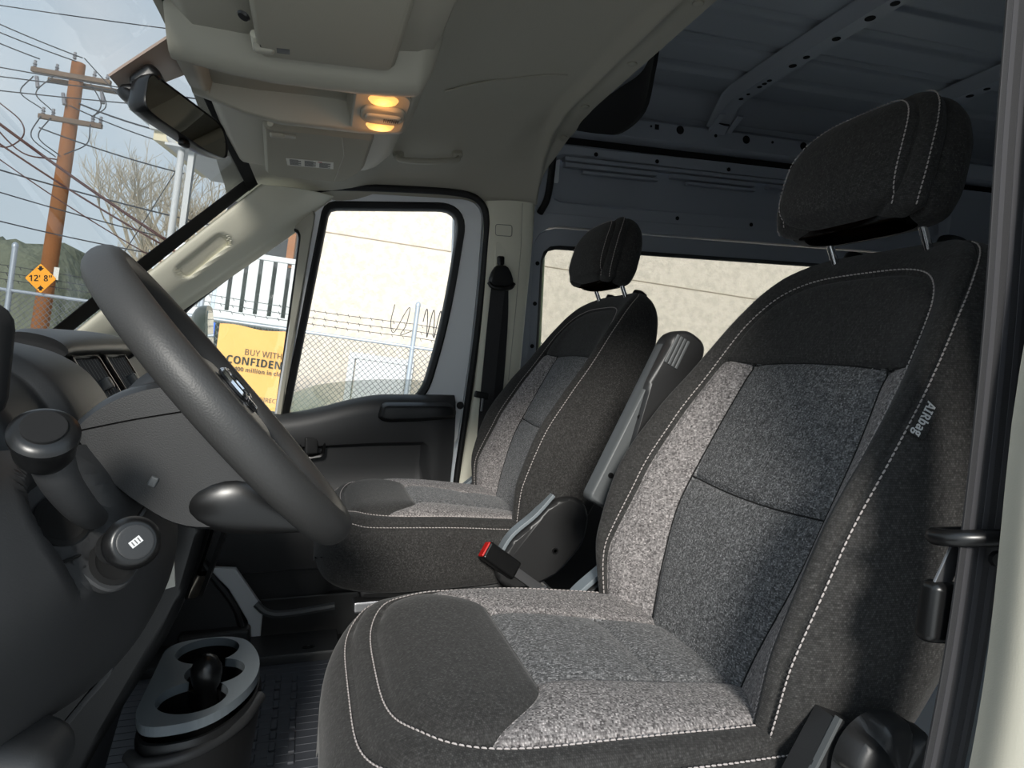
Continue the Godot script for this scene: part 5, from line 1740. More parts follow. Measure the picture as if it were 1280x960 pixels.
func wheel() -> void:
	var n := Vector3(0.778, 0.622, -0.056).normalized()
	var a := Vector3(0.626, -0.78, 0.0).slide(n).normalized()   # down the wheel
	var b := n.cross(a).normalized()                              # across it
	var o := Vector3(-0.090, 0.786, 0.475)
	var w := thing("steering_wheel", "black moulded steering wheel with a chrome badge on its hub", "steering wheel", o - n * 0.05)
	var rows := []
	for i in 96:
		var f := TAU * i / 96.0
		var dir := a * cos(f) + b * sin(f)
		var ring := PackedVector3Array()
		for k in 20:
			var g := TAU * k / 20.0
			ring.append(o + dir * (0.190 + 0.0185 * cos(g)) + n * 0.0215 * sin(g))
		rows.append(ring)
	part("rim", MB.new().loft(rows, false, true), M.rim_leather, w, 60.0)
	# hub: airbag cover in front, moulded shell behind
	var fr := Transform3D(Basis(a, b, n), o)
	if fr.basis.determinant() < 0.0: fr = Transform3D(Basis(a, -b, n), o)
	var hub := []
	for q in [[-0.052, 0.50], [-0.044, 0.72], [-0.028, 0.94], [-0.012, 1.0], [0.0, 0.96], [0.008, 0.86], [0.012, 0.70], [0.013, 0.4]]:
		var r := PackedVector3Array()
		for p in rounded([[-0.070, -0.055], [-0.070, 0.055], [-0.01, 0.088], [0.062, 0.060], [0.085, 0.0], [0.062, -0.060], [-0.01, -0.088]], 0.035, 6):
			r.append(fr * Vector3(p.x * q[1], p.y * q[1], q[0]))
		hub.append(r)
	var hb := part("hub_cover", MB.new().loft(hub), M.plastic_dark, w, 60.0)
	for s in [[0.0, 0.0], [PI / 2.0, 0.12], [-PI / 2.0, 0.12]]:
		var sp := []
		for k in 7:
			var t := k / 6.0
			var wd := lerpf(0.040, 0.024 if s[0] != 0.0 else 0.040, sin(t * PI / 2.0))
			var th := lerpf(0.014, 0.011, t)
			var r := PackedVector3Array()
			var up := lerpf(-0.014, 0.0, t)
			for p in rounded([[-wd, -th], [wd, -th], [wd, th], [-wd, th]], 0.012, 4):
				var loc := Vector3(lerpf(0.045, 0.183, t), p.x, 0.0)
				var c := cos(s[0])
				var q := sin(s[0])
				r.append(fr * Vector3(loc.x * c - loc.y * q + s[1] * 0.1, loc.x * q + loc.y * c, up + p.y))
			sp.append(r)
		part("spoke", MB.new().loft(sp), M.plastic_dark, w, 60.0)
	# chrome badge: a horned head in a shield outline
	var bt := fr * Transform3D(Basis(Vector3(0, 0, 1), 0.0), Vector3(0.0, 0.0, 0.014))
	part("badge", MB.new().prism(rounded([[-0.026, -0.012], [-0.026, 0.012], [-0.008, 0.016], [0.018, 0.010], [0.030, 0.0], [0.018, -0.010], [-0.008, -0.016]], 0.005, 3), -0.002, 0.006, bt, 0.002), M.chrome, hb)
	for s in [-1.0, 1.0]:
		part("badge_horn", MB.new().tube(spline(V3([[-0.024, s * 0.008, 0.004], [-0.030, s * 0.022, 0.004], [-0.016, s * 0.034, 0.004], [0.004, s * 0.034, 0.004], [0.010, s * 0.024, 0.004], [0.0, s * 0.020, 0.004]]), 5) if true else PackedVector3Array(), 0.0042, 8), M.chrome, hb)
		var last: MeshInstance3D = hb.get_child(hb.get_child_count() - 1)
		last.transform = Transform3D(Basis(), -bases[w]) * bt * Transform3D(Basis(), bases[w])

# ---------------------------------------------------------------- overhead
func overhead() -> void:
	var c := thing("overhead_console", "beige overhead console with a recessed tray and reading lamp panel", "overhead console", Vector3(0.0, 1.265, 0.02))
	var rows := []
	var xs := [-0.208, -0.205, -0.199, -0.192, -0.185, -0.178, -0.168, -0.12, -0.06, 0.0, 0.05, 0.064, 0.07, 0.076, 0.12, 0.165, 0.172, 0.18, 0.195, 0.207, 0.212]
	for x in xs:
		var e := 1.0 - pow(clampf((absf(x + 0.017) - 0.185) / 0.045, 0.0, 1.0), 2.0) * 0.5
		var slot: float = smoothstep(-0.182, -0.164, x) * (1.0 - smoothstep(0.062, 0.076, x))
		var lamp: float = smoothstep(0.064, 0.078, x) * (1.0 - smoothstep(0.164, 0.180, x))
		var front: float = 1.0 - smoothstep(-0.24, -0.06, x)
		var lip: float = 1.272 + 0.040 * front
		var rid: float = 1.274 + 0.018 * front
		lip += 0.010 * smoothstep(0.1, 0.21, x)
		rid += 0.010 * smoothstep(0.1, 0.21, x)
		var dep: float = slot * 0.050 + lamp * 0.006
		var r := V3([
			[x, 1.46, -0.15], [x, 1.36, -0.14], [x, lip + 0.045, -0.115], [x, lip + 0.014, -0.085], [x, lip, -0.066], [x, lip, -0.052], [x, lip + 0.004, -0.046],
			[x, lip + 0.006 + dep * 0.9, -0.038], [x, lerpf(lip, rid, 0.3) + 0.006 + dep, -0.025], [x, lerpf(lip, rid, 0.6) + 0.008 + dep * 0.75, 0.05], [x, rid + 0.012 + dep * 0.42, 0.118],
			[x, rid + 0.008, 0.126], [x, rid + 0.001, 0.134], [x, rid, 0.144], [x, rid + 0.003, 0.160], [x, rid + 0.014, 0.174], [x, rid + 0.036, 0.188], [x, rid + 0.058, 0.20], [x, 1.38, 0.215], [x, 1.46, 0.22]])
		for i in r.size():
			r[i].z = 0.05 + (r[i].z - 0.05) * (0.82 + 0.18 * e)
			r[i].y = minf(1.46, 1.46 + (r[i].y - 1.46) * e)
		rows.append(r)
	part("shell", MB.new().loft(rows), M.console_beige, c, 50.0)
	# shelf either side of it, above the sun visors
	var sh := []
	for q in [[-0.66, 1.36, 0.0], [-0.63, 1.332, 0.35], [-0.58, 1.322, 0.75], [-0.45, 1.322, 1.0], [-0.1, 1.322, 1.0], [0.2, 1.322, 1.0], [0.6, 1.322, 1.0], [0.86, 1.33, 1.0], [0.90, 1.35, 1.0]]:
		var xr := lerpf(0.10, 0.205, q[2])
		sh.append(V3([[-0.20, 1.47, q[0]], [-0.20, q[1] + 0.06, q[0]], [-0.195, q[1] + 0.025, q[0]], [-0.17, q[1] + 0.004, q[0]], [-0.1, q[1], q[0]], [xr - 0.09, q[1] + 0.004, q[0]], [xr - 0.04, q[1] + 0.010, q[0]], [xr - 0.012, q[1] + 0.022, q[0]], [xr, q[1] + 0.045, q[0]], [xr + 0.002, q[1] + 0.09, q[0]], [xr, 1.50, q[0]]]))
	part("shelf", MB.new().loft(sh), M.console_beige, c, 50.0)
	# lamp panel, tipped towards the driver
	var lf := Transform3D(Basis(Vector3.RIGHT, -0.12), Vector3(0.121, 1.290, 0.040))
	var xz := Transform3D(Basis(Vector3(1, 0, 0), Vector3(0, 0, 1), Vector3(0, -1, 0)), Vector3.ZERO)
	var lp := part("lamp_panel", MB.new().prism(rounded([[-0.050, -0.080], [0.036, -0.080], [0.048, -0.062], [0.050, 0.060], [0.03, 0.078], [-0.050, 0.078]], [0.014, 0.012, 0.015, 0.02, 0.02, 0.012], 5), 0.0, 0.010, lf * xz, 0.003), M.console_beige, c)
	part("lamp_surround", MB.new().prism(rounded([[-0.036, -0.034], [0.044, -0.034], [0.044, 0.030], [-0.036, 0.030]], 0.026, 6), 0.006, 0.018, lf * xz, 0.004), M.visor_cloth, lp, 60.0)
	var sw := part("rocker_switch", MB.new().prism(rounded([[-0.028, -0.014], [0.038, -0.014], [0.038, 0.012], [-0.028, 0.012]], 0.011, 6), 0.015, 0.023, lf * xz, 0.003), M.console_beige, lp, 60.0)
	for k in 8: part("grip_rib", MB.new().box(Vector3(0.0018, 0.003, 0.010), lf * Transform3D(Basis(), Vector3(0.006 + k * 0.0036, -0.0235, -0.001)), 0.0006), M.plastic_smooth, lp)
	var lens := MB.new()
	for q in [[0.0, 0.050], [0.004, -0.052]]:
		var ring := []
		for l in [[0.0, -0.0175], [0.55, -0.0168], [0.85, -0.0145], [1.0, -0.0095], [1.0, -0.006], [0.0, -0.006]]:
			var r := PackedVector3Array()
			for k in 32: r.append(lf * Vector3(q[0] + maxf(l[0], 0.001) * 0.027 * cos(TAU * k / 32.0), l[1], q[1] + maxf(l[0], 0.001) * 0.020 * sin(TAU * k / 32.0)))
			ring.append(r)
		part("lamp_lens", MB.new().loft(ring), M.lamp_lens, lp, 60.0, "lit amber reading lamp lens")
		var om := OmniLight3D.new()
		om.name = "lamp_light"
		om.light_color = Color(1.0, 0.68, 0.36)
		om.light_energy = 0.0012
		om.light_size = 0.02
		om.omni_range = 4.0
		om.omni_attenuation = 2.0
		om.shadow_enabled = true
		om.position = lf * Vector3(q[0], -0.024, q[1]) - bases[c]
		c.add_child(om, true)

	# sun visors folded up against the shelf
	visor("driver", 0.195, 0.62, 1.0)
	visor("passenger", -0.165, -0.575, -1.0)

	# rear view mirror on its windscreen mount
	var m := thing("rear_view_mirror", "black rear view mirror hanging from the windscreen", "mirror", Vector3(-0.22, 1.20, 0.0))
	var al := deg_to_rad(25.0)
	var lx := Vector3(sin(al) * 0.996, -0.087, -cos(al) * 0.996).normalized()
	var nn := Vector3(cos(al), 0.07, sin(al)).slide(lx).normalized()
	var ly := nn.cross(lx).normalized()
	if ly.y < 0.0: ly = -ly
	var mf := Transform3D(Basis(lx, nn.cross(lx), nn), Vector3(-0.21, 1.242, 0.0))
	var outl := rounded([[-0.118, -0.030], [-0.105, 0.036], [0.105, 0.036], [0.122, 0.012], [0.118, -0.028], [0.06, -0.038], [-0.09, -0.036]], [0.02, 0.022, 0.02, 0.015, 0.015, 0.03, 0.02], 6)
	var mr := []
	for q in [[-0.038, 0.45], [-0.034, 0.68], [-0.024, 0.88], [-0.010, 0.98], [0.002, 1.0], [0.007, 0.985], [0.008, 0.955], [0.004, 0.945]]:
		var r := PackedVector3Array()
		for p in outl: r.append(mf * Vector3(p.x * (0.6 + 0.4 * q[1]), p.y * q[1], q[0]))
		mr.append(r)
	part("mirror_housing", MB.new().loft(mr), M.plastic_smooth, m, 50.0)
	part("mirror_glass", MB.new().prism(outl, 0.0035, 0.0055, mf * Transform3D(Basis.from_scale(Vector3(0.955, 0.94, 1)), Vector3.ZERO)), M.mirror_glass, m)
	part("dipping_tab", MB.new().box(Vector3(0.022, 0.012, 0.012), mf * Transform3D(Basis(), Vector3(0.0, -0.042, -0.004)), 0.004, 3), M.plastic_smooth, m)
	var foot := wind(0.05, 0.855)
	part("mirror_stalk", MB.new().tube(spline(PackedVector3Array([mf * Vector3(-0.085, 0.0, -0.034), mf * Vector3(-0.085, 0.015, -0.05), foot + Vector3(0.040, -0.042, 0.0), foot + Vector3(0.030, -0.034, 0.0)]), 5), 0.011, 12), M.plastic_smooth, m, 60.0)
	part("mount_boot", MB.new().box(Vector3(0.05, 0.032, 0.056), Transform3D(Basis(Vector3(0, 0, 1), 0.75), foot + Vector3(0.025, -0.029, 0.0)), 0.012, 3), M.plastic_smooth, m, 60.0)
	# sensor cover on the glass behind the mirror
	var sc := thing("sensor_cover", "brown grey sensor cover on the windscreen above the mirror", "cover", Vector3(-0.25, 1.30, 0.05))
	var sr := []
	for v in [0.80, 0.83, 0.87, 0.91, 0.935, 0.945]:
		var wd: float = lerpf(0.050, 0.090, (v - 0.80) / 0.19)
		var r := PackedVector3Array()
		for i in 9:
			var t := i / 8.0
			r.append(wind(0.02 + lerpf(-wd, wd, t), v) + Vector3(0.010, -0.008, 0) * (1.0 + 0.6 * sin(t * PI)))
		sr.append(r)
	part("cover", MB.new().shell(sr, 0.004), mat("sensor_brown", Color(0.66, 0.58, 0.53), 0.4), sc, 50.0)

func visor(which: String, z0: float, z1: float, s: float) -> void:
	var driver := s > 0.0
	var v := thing("sun_visor", "beige driver sun visor folded up beside the console, cut by the top of the view" if driver else "beige passenger sun visor folded up, with a white printed label", "sun visor", Vector3(0.03, 1.285, (z0 + z1) / 2.0), "sun visors")
	var rows := []
	var pts: Array = [[-0.078, z0], [-0.078, z1], [0.10, z1], [0.128, z1 - s * 0.03], [0.126, z0]] if driver else [[-0.095, z0], [-0.112, z1 + 0.03], [-0.085, z1], [0.085, z1], [0.125, z1 + 0.14], [0.128, z0]]
	var outl := rounded(pts, [0.014, 0.02, 0.02, 0.02, 0.022] if driver else [0.01, 0.012, 0.012, 0.03, 0.04, 0.01], 5)
	var xz := Transform3D(Basis(Vector3(1, 0, 0), Vector3(0, 0, 1), Vector3(0, -1, 0)), Vector3(0, 1.308, 0))
	if driver: xz = Transform3D(Basis(Vector3(0, 0, 1), 0.02), Vector3(0, 1.306, 0)) * Transform3D(Basis(Vector3(1, 0, 0), Vector3(0, 0, 1), Vector3(0, -1, 0)), Vector3.ZERO)
	part("visor_panel", MB.new().prism(outl, -0.006, 0.016, xz, 0.007), M.visor_cloth, v, 60.0)
	# clip at the inner end, hinge pin at the other
	part("clip_recess", MB.new().box(Vector3(0.042, 0.003, 0.020), Transform3D(Basis(), Vector3(-0.052, 1.2905, z0 + s * 0.034)), 0.0012), M.plastic_dark if driver else M.console_beige, v)
	part("clip", MB.new().box(Vector3(0.030, 0.016, 0.014), Transform3D(Basis(), Vector3(-0.068, 1.292, z0 + s * 0.030)), 0.005, 3), M.console_beige, v, 60.0)
	part("hinge_rod", MB.new().tube(V3([[-0.080, 1.302, z0 - s * 0.004], [-0.080, 1.302, z0 + s * 0.05]]), 0.006, 10), M.plastic_beige, v)
	part("hinge_ring", MB.new().lathe([[0.0, 0.0], [0.007, 0.0], [0.009, 0.002], [0.007, 0.005], [0.0, 0.005]], axis(Vector3(-0.088, 1.300, z0 + s * (0.11 if driver else 0.30)), Vector3(-0.4, -0.9, 0.2)), 20), M.plastic_smooth if driver else M.plastic_grey, v)
	if not driver:
		part("visor_edge", MB.new().tube(V3([[0.062, 1.2915, z0 - 0.005], [0.072, 1.2915, z0 - 0.14], [0.060, 1.2915, z1 + 0.02]]), 0.0012, 6), M.console_beige, v)
		var lb := part("printed_label", MB.new().box(Vector3(0.108, 0.0012, 0.062), Transform3D(Basis(Vector3.UP, -0.03), Vector3(-0.002, 1.2912, -0.405)), 0.0004), M.label_white, v, 38.0, "white printed label")
		for col in 3:
			for k in 8:
				if col == 2 and k == 0: continue
				part("print_line", MB.new().box(Vector3(0.026 if k % 3 else 0.020, 0.0006, 0.0030), Transform3D(Basis(Vector3.UP, -0.03), Vector3(-0.036 + col * 0.034 - (0.0 if k % 3 else 0.003), 1.2904, -0.382 - k * 0.0064)), 0.0002), M.print_grey, lb)
		part("print_mark", MB.new().box(Vector3(0.010, 0.0006, 0.004), Transform3D(Basis(), Vector3(0.020, 1.2904, -0.381)), 0.0002), M.red_plastic, lb)

# ---------------------------------------------------------------- seat belts
func belts() -> void:
	var p := thing("seat_belt", "black passenger seat belt hanging from the cream centre pillar", "seat belt", Vector3(0.59, 0.40, -0.91), "front seat belts")
	var path := spline(V3([[0.597, 1.082, -0.845], [0.592, 1.0, -0.856], [0.585, 0.85, -0.877], [0.578, 0.70, -0.895], [0.572, 0.52, -0.915], [0.57, 0.36, -0.925]]), 6)
	part("webbing", MB.new().band(path, V3([[1, 0, 0.05]]), 0.048, 0.0022), M.belt_web, p)
	var back := spline(V3([[0.612, 1.075, -0.855], [0.617, 0.95, -0.870], [0.615, 0.75, -0.898], [0.606, 0.55, -0.922], [0.60, 0.36, -0.935]]), 6)
	part("webbing_return", MB.new().band(back, V3([[1, 0, -0.25]]), 0.046, 0.0022), M.belt_web, p)
	part("upper_anchor", MB.new().box(Vector3(0.024, 0.03, 0.02), Transform3D(Basis(), Vector3(0.605, 1.150, -0.858)), 0.006, 3), M.plastic_smooth, p)
	part("anchor_bolt", MB.new().tube(V3([[0.605, 1.16, -0.856], [0.604, 1.12, -0.846]]), 0.007, 10), M.plastic_smooth, p)
	var gl := []
	for q in [[1.132, 0.35, 0.6], [1.126, 0.55, 0.9], [1.110, 0.78, 1.0], [1.090, 0.95, 1.0], [1.078, 1.0, 0.9], [1.066, 0.98, 0.8], [1.060, 0.9, 0.5]]:
		var r := PackedVector3Array()
		for t in rounded([[-0.042 * q[1], -0.012 * q[2]], [0.042 * q[1], -0.012 * q[2]], [0.042 * q[1], 0.014 * q[2]], [-0.042 * q[1], 0.014 * q[2]]], 0.009, 4): r.append(Vector3(0.603 + t.x, q[0], -0.843 + t.y))
		gl.append(r)
	part("guide_loop", MB.new().loft(gl), M.plastic_smooth, p, 60.0)
	part("loop_lower_bar", MB.new().tube(spline(V3([[0.560, 1.075, -0.836], [0.572, 1.060, -0.832], [0.603, 1.055, -0.830], [0.634, 1.060, -0.832], [0.646, 1.075, -0.836]]), 5), 0.007, 8), M.plastic_smooth, p, 60.0)
	# latch tongue parked on the belt, by the seat's shoulder
	part("latch_tongue", MB.new().box(Vector3(0.05, 0.022, 0.012), Transform3D(Basis(Vector3(0, 0, 1), -0.2), Vector3(0.556, 0.700, -0.888)), 0.004, 3), M.plastic_smooth, p)
	part("tongue_plate", MB.new().box(Vector3(0.008, 0.05, 0.003), Transform3D(Basis(Vector3(0, 0, 1), -0.1), Vector3(0.558, 0.670, -0.885)), 0.001), M.steel, p)

	var d := thing("seat_belt", "dark driver seat belt in front of the near pillar, edge of the view", "seat belt", Vector3(0.51, 0.35, 0.87), "front seat belts")
	var dpth := spline(V3([[0.592, 1.25, 0.868], [0.580, 1.06, 0.872], [0.572, 0.885, 0.876], [0.560, 0.73, 0.878], [0.546, 0.60, 0.878], [0.529, 0.49, 0.876], [0.512, 0.38, 0.87]]), 7)
	var web := part("webbing", MB.new().band(dpth, V3([[1, 0, 0.0]]), 0.047, 0.0026), M.belt_web, d)
	for o in [-0.0145, 0.0, 0.0145]:
		var l := PackedVector3Array()
		for q in dpth: l.append(q + Vector3(1, 0, 0) * o + Vector3(0, 0, 1) * 0.0011)
		part("woven_stripe", MB.new().band(l, V3([[1, 0, 0]]), 0.006, 0.0012), M.belt_light, web)
	var dback := PackedVector3Array()
	for q in dpth: dback.append(q + Vector3(0.020, 0.0, -0.016))
	part("webbing_return", MB.new().band(dback, V3([[0.92, 0, -0.12]]), 0.044, 0.0026), M.belt_web, d)
	# plastic keeper round the belt and the tongue hanging from it
	var kp := PackedVector3Array()
	for k in 36:
		var f := TAU * k / 36.0
		var cx := signf(cos(f)) * pow(absf(cos(f)), 0.6)
		var cy := signf(sin(f)) * pow(absf(sin(f)), 0.8)
		kp.append(Vector3(0.563 + cx * 0.036, 0.698 + cx * 0.002 + sin(f) * 0.003, 0.876 + cx * 0.012 + cy * 0.016))
	part("belt_keeper", MB.new().tube(kp, 0.0075, 10, true), M.plastic_smooth, d, 60.0)
	part("keeper_screw", MB.new().lathe([[0.0, 0.0], [0.007, 0.0], [0.006, 0.004], [0.0, 0.004]], axis(Vector3(0.562, 0.682, 0.888), Vector3(-0.3, 0, 1)), 16), M.plastic_smooth, d)
	part("tongue_plate", MB.new().box(Vector3(0.018, 0.045, 0.003), Transform3D(Basis(Vector3(0, 0, 1), -0.5), Vector3(0.540, 0.665, 0.862)), 0.001), M.steel, d)
	part("latch_tongue", MB.new().box(Vector3(0.036, 0.055, 0.02), Transform3D(Basis(Vector3(0, 0, 1), -0.15), Vector3(0.535, 0.628, 0.860)), 0.008, 3), M.plastic_smooth, d, 60.0)

# ---------------------------------------------------------------- outside; the yard slopes, so everything stands in the frame EXT
func wire(a: Vector3, b: Vector3, sag: float, r: float, mb: MB) -> void:
	var p := PackedVector3Array()
	for i in 17:
		var t := i / 16.0
		p.append(a.lerp(b, t) + Vector3(0, -sag * 4.0 * t * (1.0 - t), 0))
	mb.tube(p, r, 5)

func branch(mb: MB, rng: RandomNumberGenerator, p: Vector3, dir: Vector3, len: float, r: float, depth: int) -> void:
	var pts := PackedVector3Array([p])
	var d := dir
	for i in 3:
		d = (d + Vector3(rng.randf_range(-0.18, 0.18), rng.randf_range(-0.06, 0.16), rng.randf_range(-0.18, 0.18))).normalized()
		pts.append(pts[i] + d * len / 3.0)
	mb.tube(pts, r, 6 if depth < 2 else 4, false, r * 0.62)
	if depth >= 5: return
	var k := 2 + (1 if rng.randf() < 0.75 else 0)
	for i in k:
		var at := pts[3] if i == 0 else pts[1].lerp(pts[3], rng.randf_range(0.1, 1.0))
		var nd := (d + Vector3(rng.randf_range(-0.75, 0.75), rng.randf_range(-0.15, 0.5), rng.randf_range(-0.75, 0.75))).normalized()
		branch(mb, rng, at, nd, len * rng.randf_range(0.62, 0.82), maxf(r * 0.6, 0.006), depth + 1)

func tree(label: String, x: float, z: float, h: float, sd: int) -> void:
	var rng := RandomNumberGenerator.new()
	rng.seed = sd
	var t := thing("bare_tree", label, "tree", Vector3(x, -1.0, z), "bare trees beyond the yard", EXT)
	part("trunk", MB.new().tube(V3([[x, -1.0, z], [x + 0.05, 0.6, z], [x - 0.03, h * 0.30, z]]), 0.20, 10, false, 0.13), M.bark, t, 60.0)
	var mb := MB.new()
	for k in 6:
		var f := TAU * k / 6.0 + rng.randf() * 0.6
		branch(mb, rng, Vector3(x - 0.03, h * (0.22 + 0.014 * k), z), Vector3(cos(f) * 0.6, 1.0, sin(f) * 0.6).normalized(), h * 0.26, 0.085, 0)
	part("branches", mb, M.twig, t, 60.0)

func outside() -> void:
	struct("ground", MB.new().box(Vector3(70, 0.2, 70), Transform3D(Basis(), Vector3(0, -0.90, 0)), 0.01), M.asphalt, "pale sloping yard around the van", EXT)
	# stucco building with a joint line and a white door
	var w := struct("wall_outside", MB.new().box(Vector3(14.0, 8.0, 0.4), Transform3D(Basis(), Vector3(4.62, 3.2, -10.7)), 0.02), M.stucco_tan, "tan stucco wall of the neighbouring building", EXT)
	part("wall_joint", MB.new().box(Vector3(14.0, 0.016, 0.02), Transform3D(Basis(), Vector3(4.62, 2.83, -10.495)), 0.004), M.joint_dark, w)
	var d := thing("door_2", "white door in a white frame in the stucco wall behind the fence", "", Vector3(-0.92, -0.8, -10.45), "", EXT, "structure")
	part("door_leaf", MB.new().box(Vector3(0.86, 1.58, 0.05), Transform3D(Basis(), Vector3(-0.91, -0.02, -10.47)), 0.008), M.white_wood, d)
	part("door_frame", MB.new().frame(V3([[-1.47, -0.8, -10.42], [-1.47, 0.86, -10.42], [-0.36, 0.86, -10.42], [-0.36, -0.8, -10.42]]), V3([[-1.36, -0.82, -10.42], [-1.36, 0.76, -10.42], [-0.47, 0.76, -10.42], [-0.47, -0.82, -10.42]]), Vector3(0, 0, -0.10), 0.01), M.white_wood, d)

	var wn := thing("window_3", "white framed window low in the stucco wall, seen past the armrest", "", Vector3(3.9, 0.2, -10.48), "", EXT, "structure")
	part("window_frame", MB.new().frame(V3([[3.1, 0.1, -10.44], [3.1, 1.68, -10.44], [4.7, 1.68, -10.44], [4.7, 0.1, -10.44]]), V3([[3.24, 0.24, -10.44], [3.24, 1.48, -10.44], [4.56, 1.48, -10.44], [4.56, 0.24, -10.44]]), Vector3(0, 0, -0.08), 0.01), M.white_wood, wn)
	part("window_pane", MB.new().box(Vector3(1.34, 1.26, 0.02), Transform3D(Basis(), Vector3(3.9, 0.86, -10.48)), 0.004), mat("pane_green", Color(0.20, 0.29, 0.28), 0.15), wn)

	fence()

	# orange sale banner tied to the fence
	var bn := thing("banner", "orange sale banner tied to the chain link fence", "banner", Vector3(-2.4, -0.1, -8.46), "fence banners", EXT)
	var rows := []
	for j in 9:
		var r := PackedVector3Array()
		for i in 25:
			var u := i / 24.0
			var v := j / 8.0
			r.append(Vector3(lerpf(-3.00, -1.90, u), lerpf(1.0, -0.12, v) + 0.015 * sin(u * 9.0) * (1.0 - v), -8.440 + 0.008 * sin(u * 14.0 + v * 3.0)))
		rows.append(r)
	var sheet := part("sheet", MB.new().shell(rows, 0.004), M.banner_orange, bn, 60.0)
	letters(sheet, "BUY WITH", 0.115, Transform3D(Basis(), Vector3(-2.36, 0.655, -8.424)), M.banner_print, "lettering", false)
	letters(sheet, "CONFIDENCE", 0.150, Transform3D(Basis(), Vector3(-2.38, 0.525, -8.424)), M.ink_black, "lettering", true)
	letters(sheet, "$400 million in claims", 0.080, Transform3D(Basis(), Vector3(-2.36, 0.405, -8.424)), M.banner_print, "lettering", true)
	letters(sheet, "DIRECT.COM", 0.085, Transform3D(Basis(), Vector3(-2.10, 0.02, -8.424)), M.banner_print, "lettering", false)
	var bb := thing("banner", "blue banner tied to the fence beside the orange one", "banner", Vector3(-3.6, -0.1, -8.46), "fence banners", EXT)
	var r2 := []
	for j in 5:
		var r := PackedVector3Array()
		for i in 17: r.append(Vector3(lerpf(-4.2, -3.06, i / 16.0), lerpf(1.0, -0.12, j / 4.0), -8.440 + 0.008 * sin(i * 0.8)))
		r2.append(r)
	part("sheet", MB.new().shell(r2, 0.004), M.banner_blue, bb, 60.0)

	# amber clearance sign hung on the fence wires
	var sg := thing("clearance_sign", "amber diamond clearance sign with black figures and arrows on the fence", "sign", Vector3(-5.10, 1.05, -8.42), "", EXT)
	var sf := Transform3D(Basis(Vector3(0, 0, 1), 0.12), Vector3(-5.38, 1.265, -8.42))
	part("plate", MB.new().prism(rounded([[0, -0.20], [0.20, 0], [0, 0.20], [-0.20, 0]], 0.02, 4), -0.004, 0.004, sf, 0.001), M.sign_amber, sg)
	letters(sg, "12' 8\"", 0.115, sf * Transform3D(Basis(), Vector3(0, 0, 0.0045)), M.ink_black, "lettering", true)
	for s in [-1.0, 1.0]:
		part("arrow_mark", MB.new().prism(V2([[0.0, s * 0.095], [0.045, s * 0.14], [0.018, s * 0.14], [0.018, s * 0.165], [-0.018, s * 0.165], [-0.018, s * 0.14], [-0.045, s * 0.14]]), 0.003, 0.0055, sf), M.ink_black, sg)
	single("notice_plate", MB.new().box(Vector3(0.07, 0.17, 0.004), Transform3D(Basis(), Vector3(-5.20, 1.36, -8.43)), 0.002), M.label_white, "small white notice plate beside the amber sign", "notice", "", "", EXT)

	# white house with a slatted porch and a gutter
	var h := thing("white_house", "white house with a slatted porch, gutter and downspout beyond the fence", "house", Vector3(-4.9, -0.8, -14.5), "", EXT)
	part("wall", MB.new().box(Vector3(4.2, 5.4, 3.0), Transform3D(Basis(), Vector3(-2.9, 1.9, -15.6)), 0.02), M.dark_gap, h)
	part("porch_floor", MB.new().box(Vector3(3.4, 0.14, 2.0), Transform3D(Basis(), Vector3(-3.45, 1.18, -13.0)), 0.02), M.white_wood, h)
	for k in 11: part("porch_board", MB.new().box(Vector3(0.185, 1.14, 0.03), Transform3D(Basis(), Vector3(-4.98 + k * 0.262, 1.82, -12.0)), 0.006), M.white_wood, h)
	part("porch_rail", MB.new().box(Vector3(3.0, 0.10, 0.09), Transform3D(Basis(), Vector3(-3.68, 2.42, -12.0)), 0.01), M.white_wood, h)
	part("porch_sill", MB.new().box(Vector3(3.0, 0.16, 0.07), Transform3D(Basis(), Vector3(-3.68, 1.24, -11.97)), 0.01), M.white_wood, h)
	part("porch_post", MB.new().box(Vector3(0.14, 2.0, 0.12), Transform3D(Basis(), Vector3(-3.05, 3.3, -12.1)), 0.01), M.pole_wood, h)
	part("eave", MB.new().box(Vector3(3.6, 0.24, 3.0), Transform3D(Basis(), Vector3(-5.1, 5.05, -16.0)), 0.02), M.siding_cream, h)
	part("soffit", MB.new().box(Vector3(3.4, 0.06, 3.0), Transform3D(Basis(), Vector3(-4.9, 4.88, -15.9)), 0.01), M.white_wood, h)
	part("gable_wall", MB.new().box(Vector3(1.4, 1.6, 2.0), Transform3D(Basis(), Vector3(-4.3, 4.1, -16.2)), 0.02), M.white_wood, h)
	var gu := part("gutter", MB.new().prism(V2([[-0.10, 0.0], [-0.07, -0.10], [0.06, -0.10], [0.09, 0.03], [0.06, 0.03], [0.04, -0.07], [-0.05, -0.07], [-0.07, 0.0]]), -6.95, -3.4, Transform3D(Basis(Vector3(0, 0, -1), Vector3(0, 1, 0), Vector3(1, 0, 0)), Vector3(0, 5.24, -14.45))), M.white_wood, h)
	part("gutter_cap", MB.new().box(Vector3(0.5, 0.05, 1.2), Transform3D(Basis(Vector3(0, 0, 1), -0.25), Vector3(-7.15, 5.42, -14.9)), 0.01), M.white_wood, h)
	part("downspout", MB.new().tube(spline(V3([[-6.55, 5.15, -14.5], [-6.52, 5.0, -14.5], [-6.35, 4.85, -14.6], [-6.30, 4.65, -14.6], [-6.30, 2.0, -14.6], [-6.30, -0.8, -14.6]]), 5), 0.075, 8), M.white_wood, h, 60.0)
	part("corner_post", MB.new().box(Vector3(0.13, 5.8, 0.13), Transform3D(Basis(), Vector3(-6.10, 2.0, -14.7)), 0.01), M.white_wood, h)

	power_pole()
	tree("bare brown tree behind the white house gutter", -10.2, -24.0, 7.4, 4)
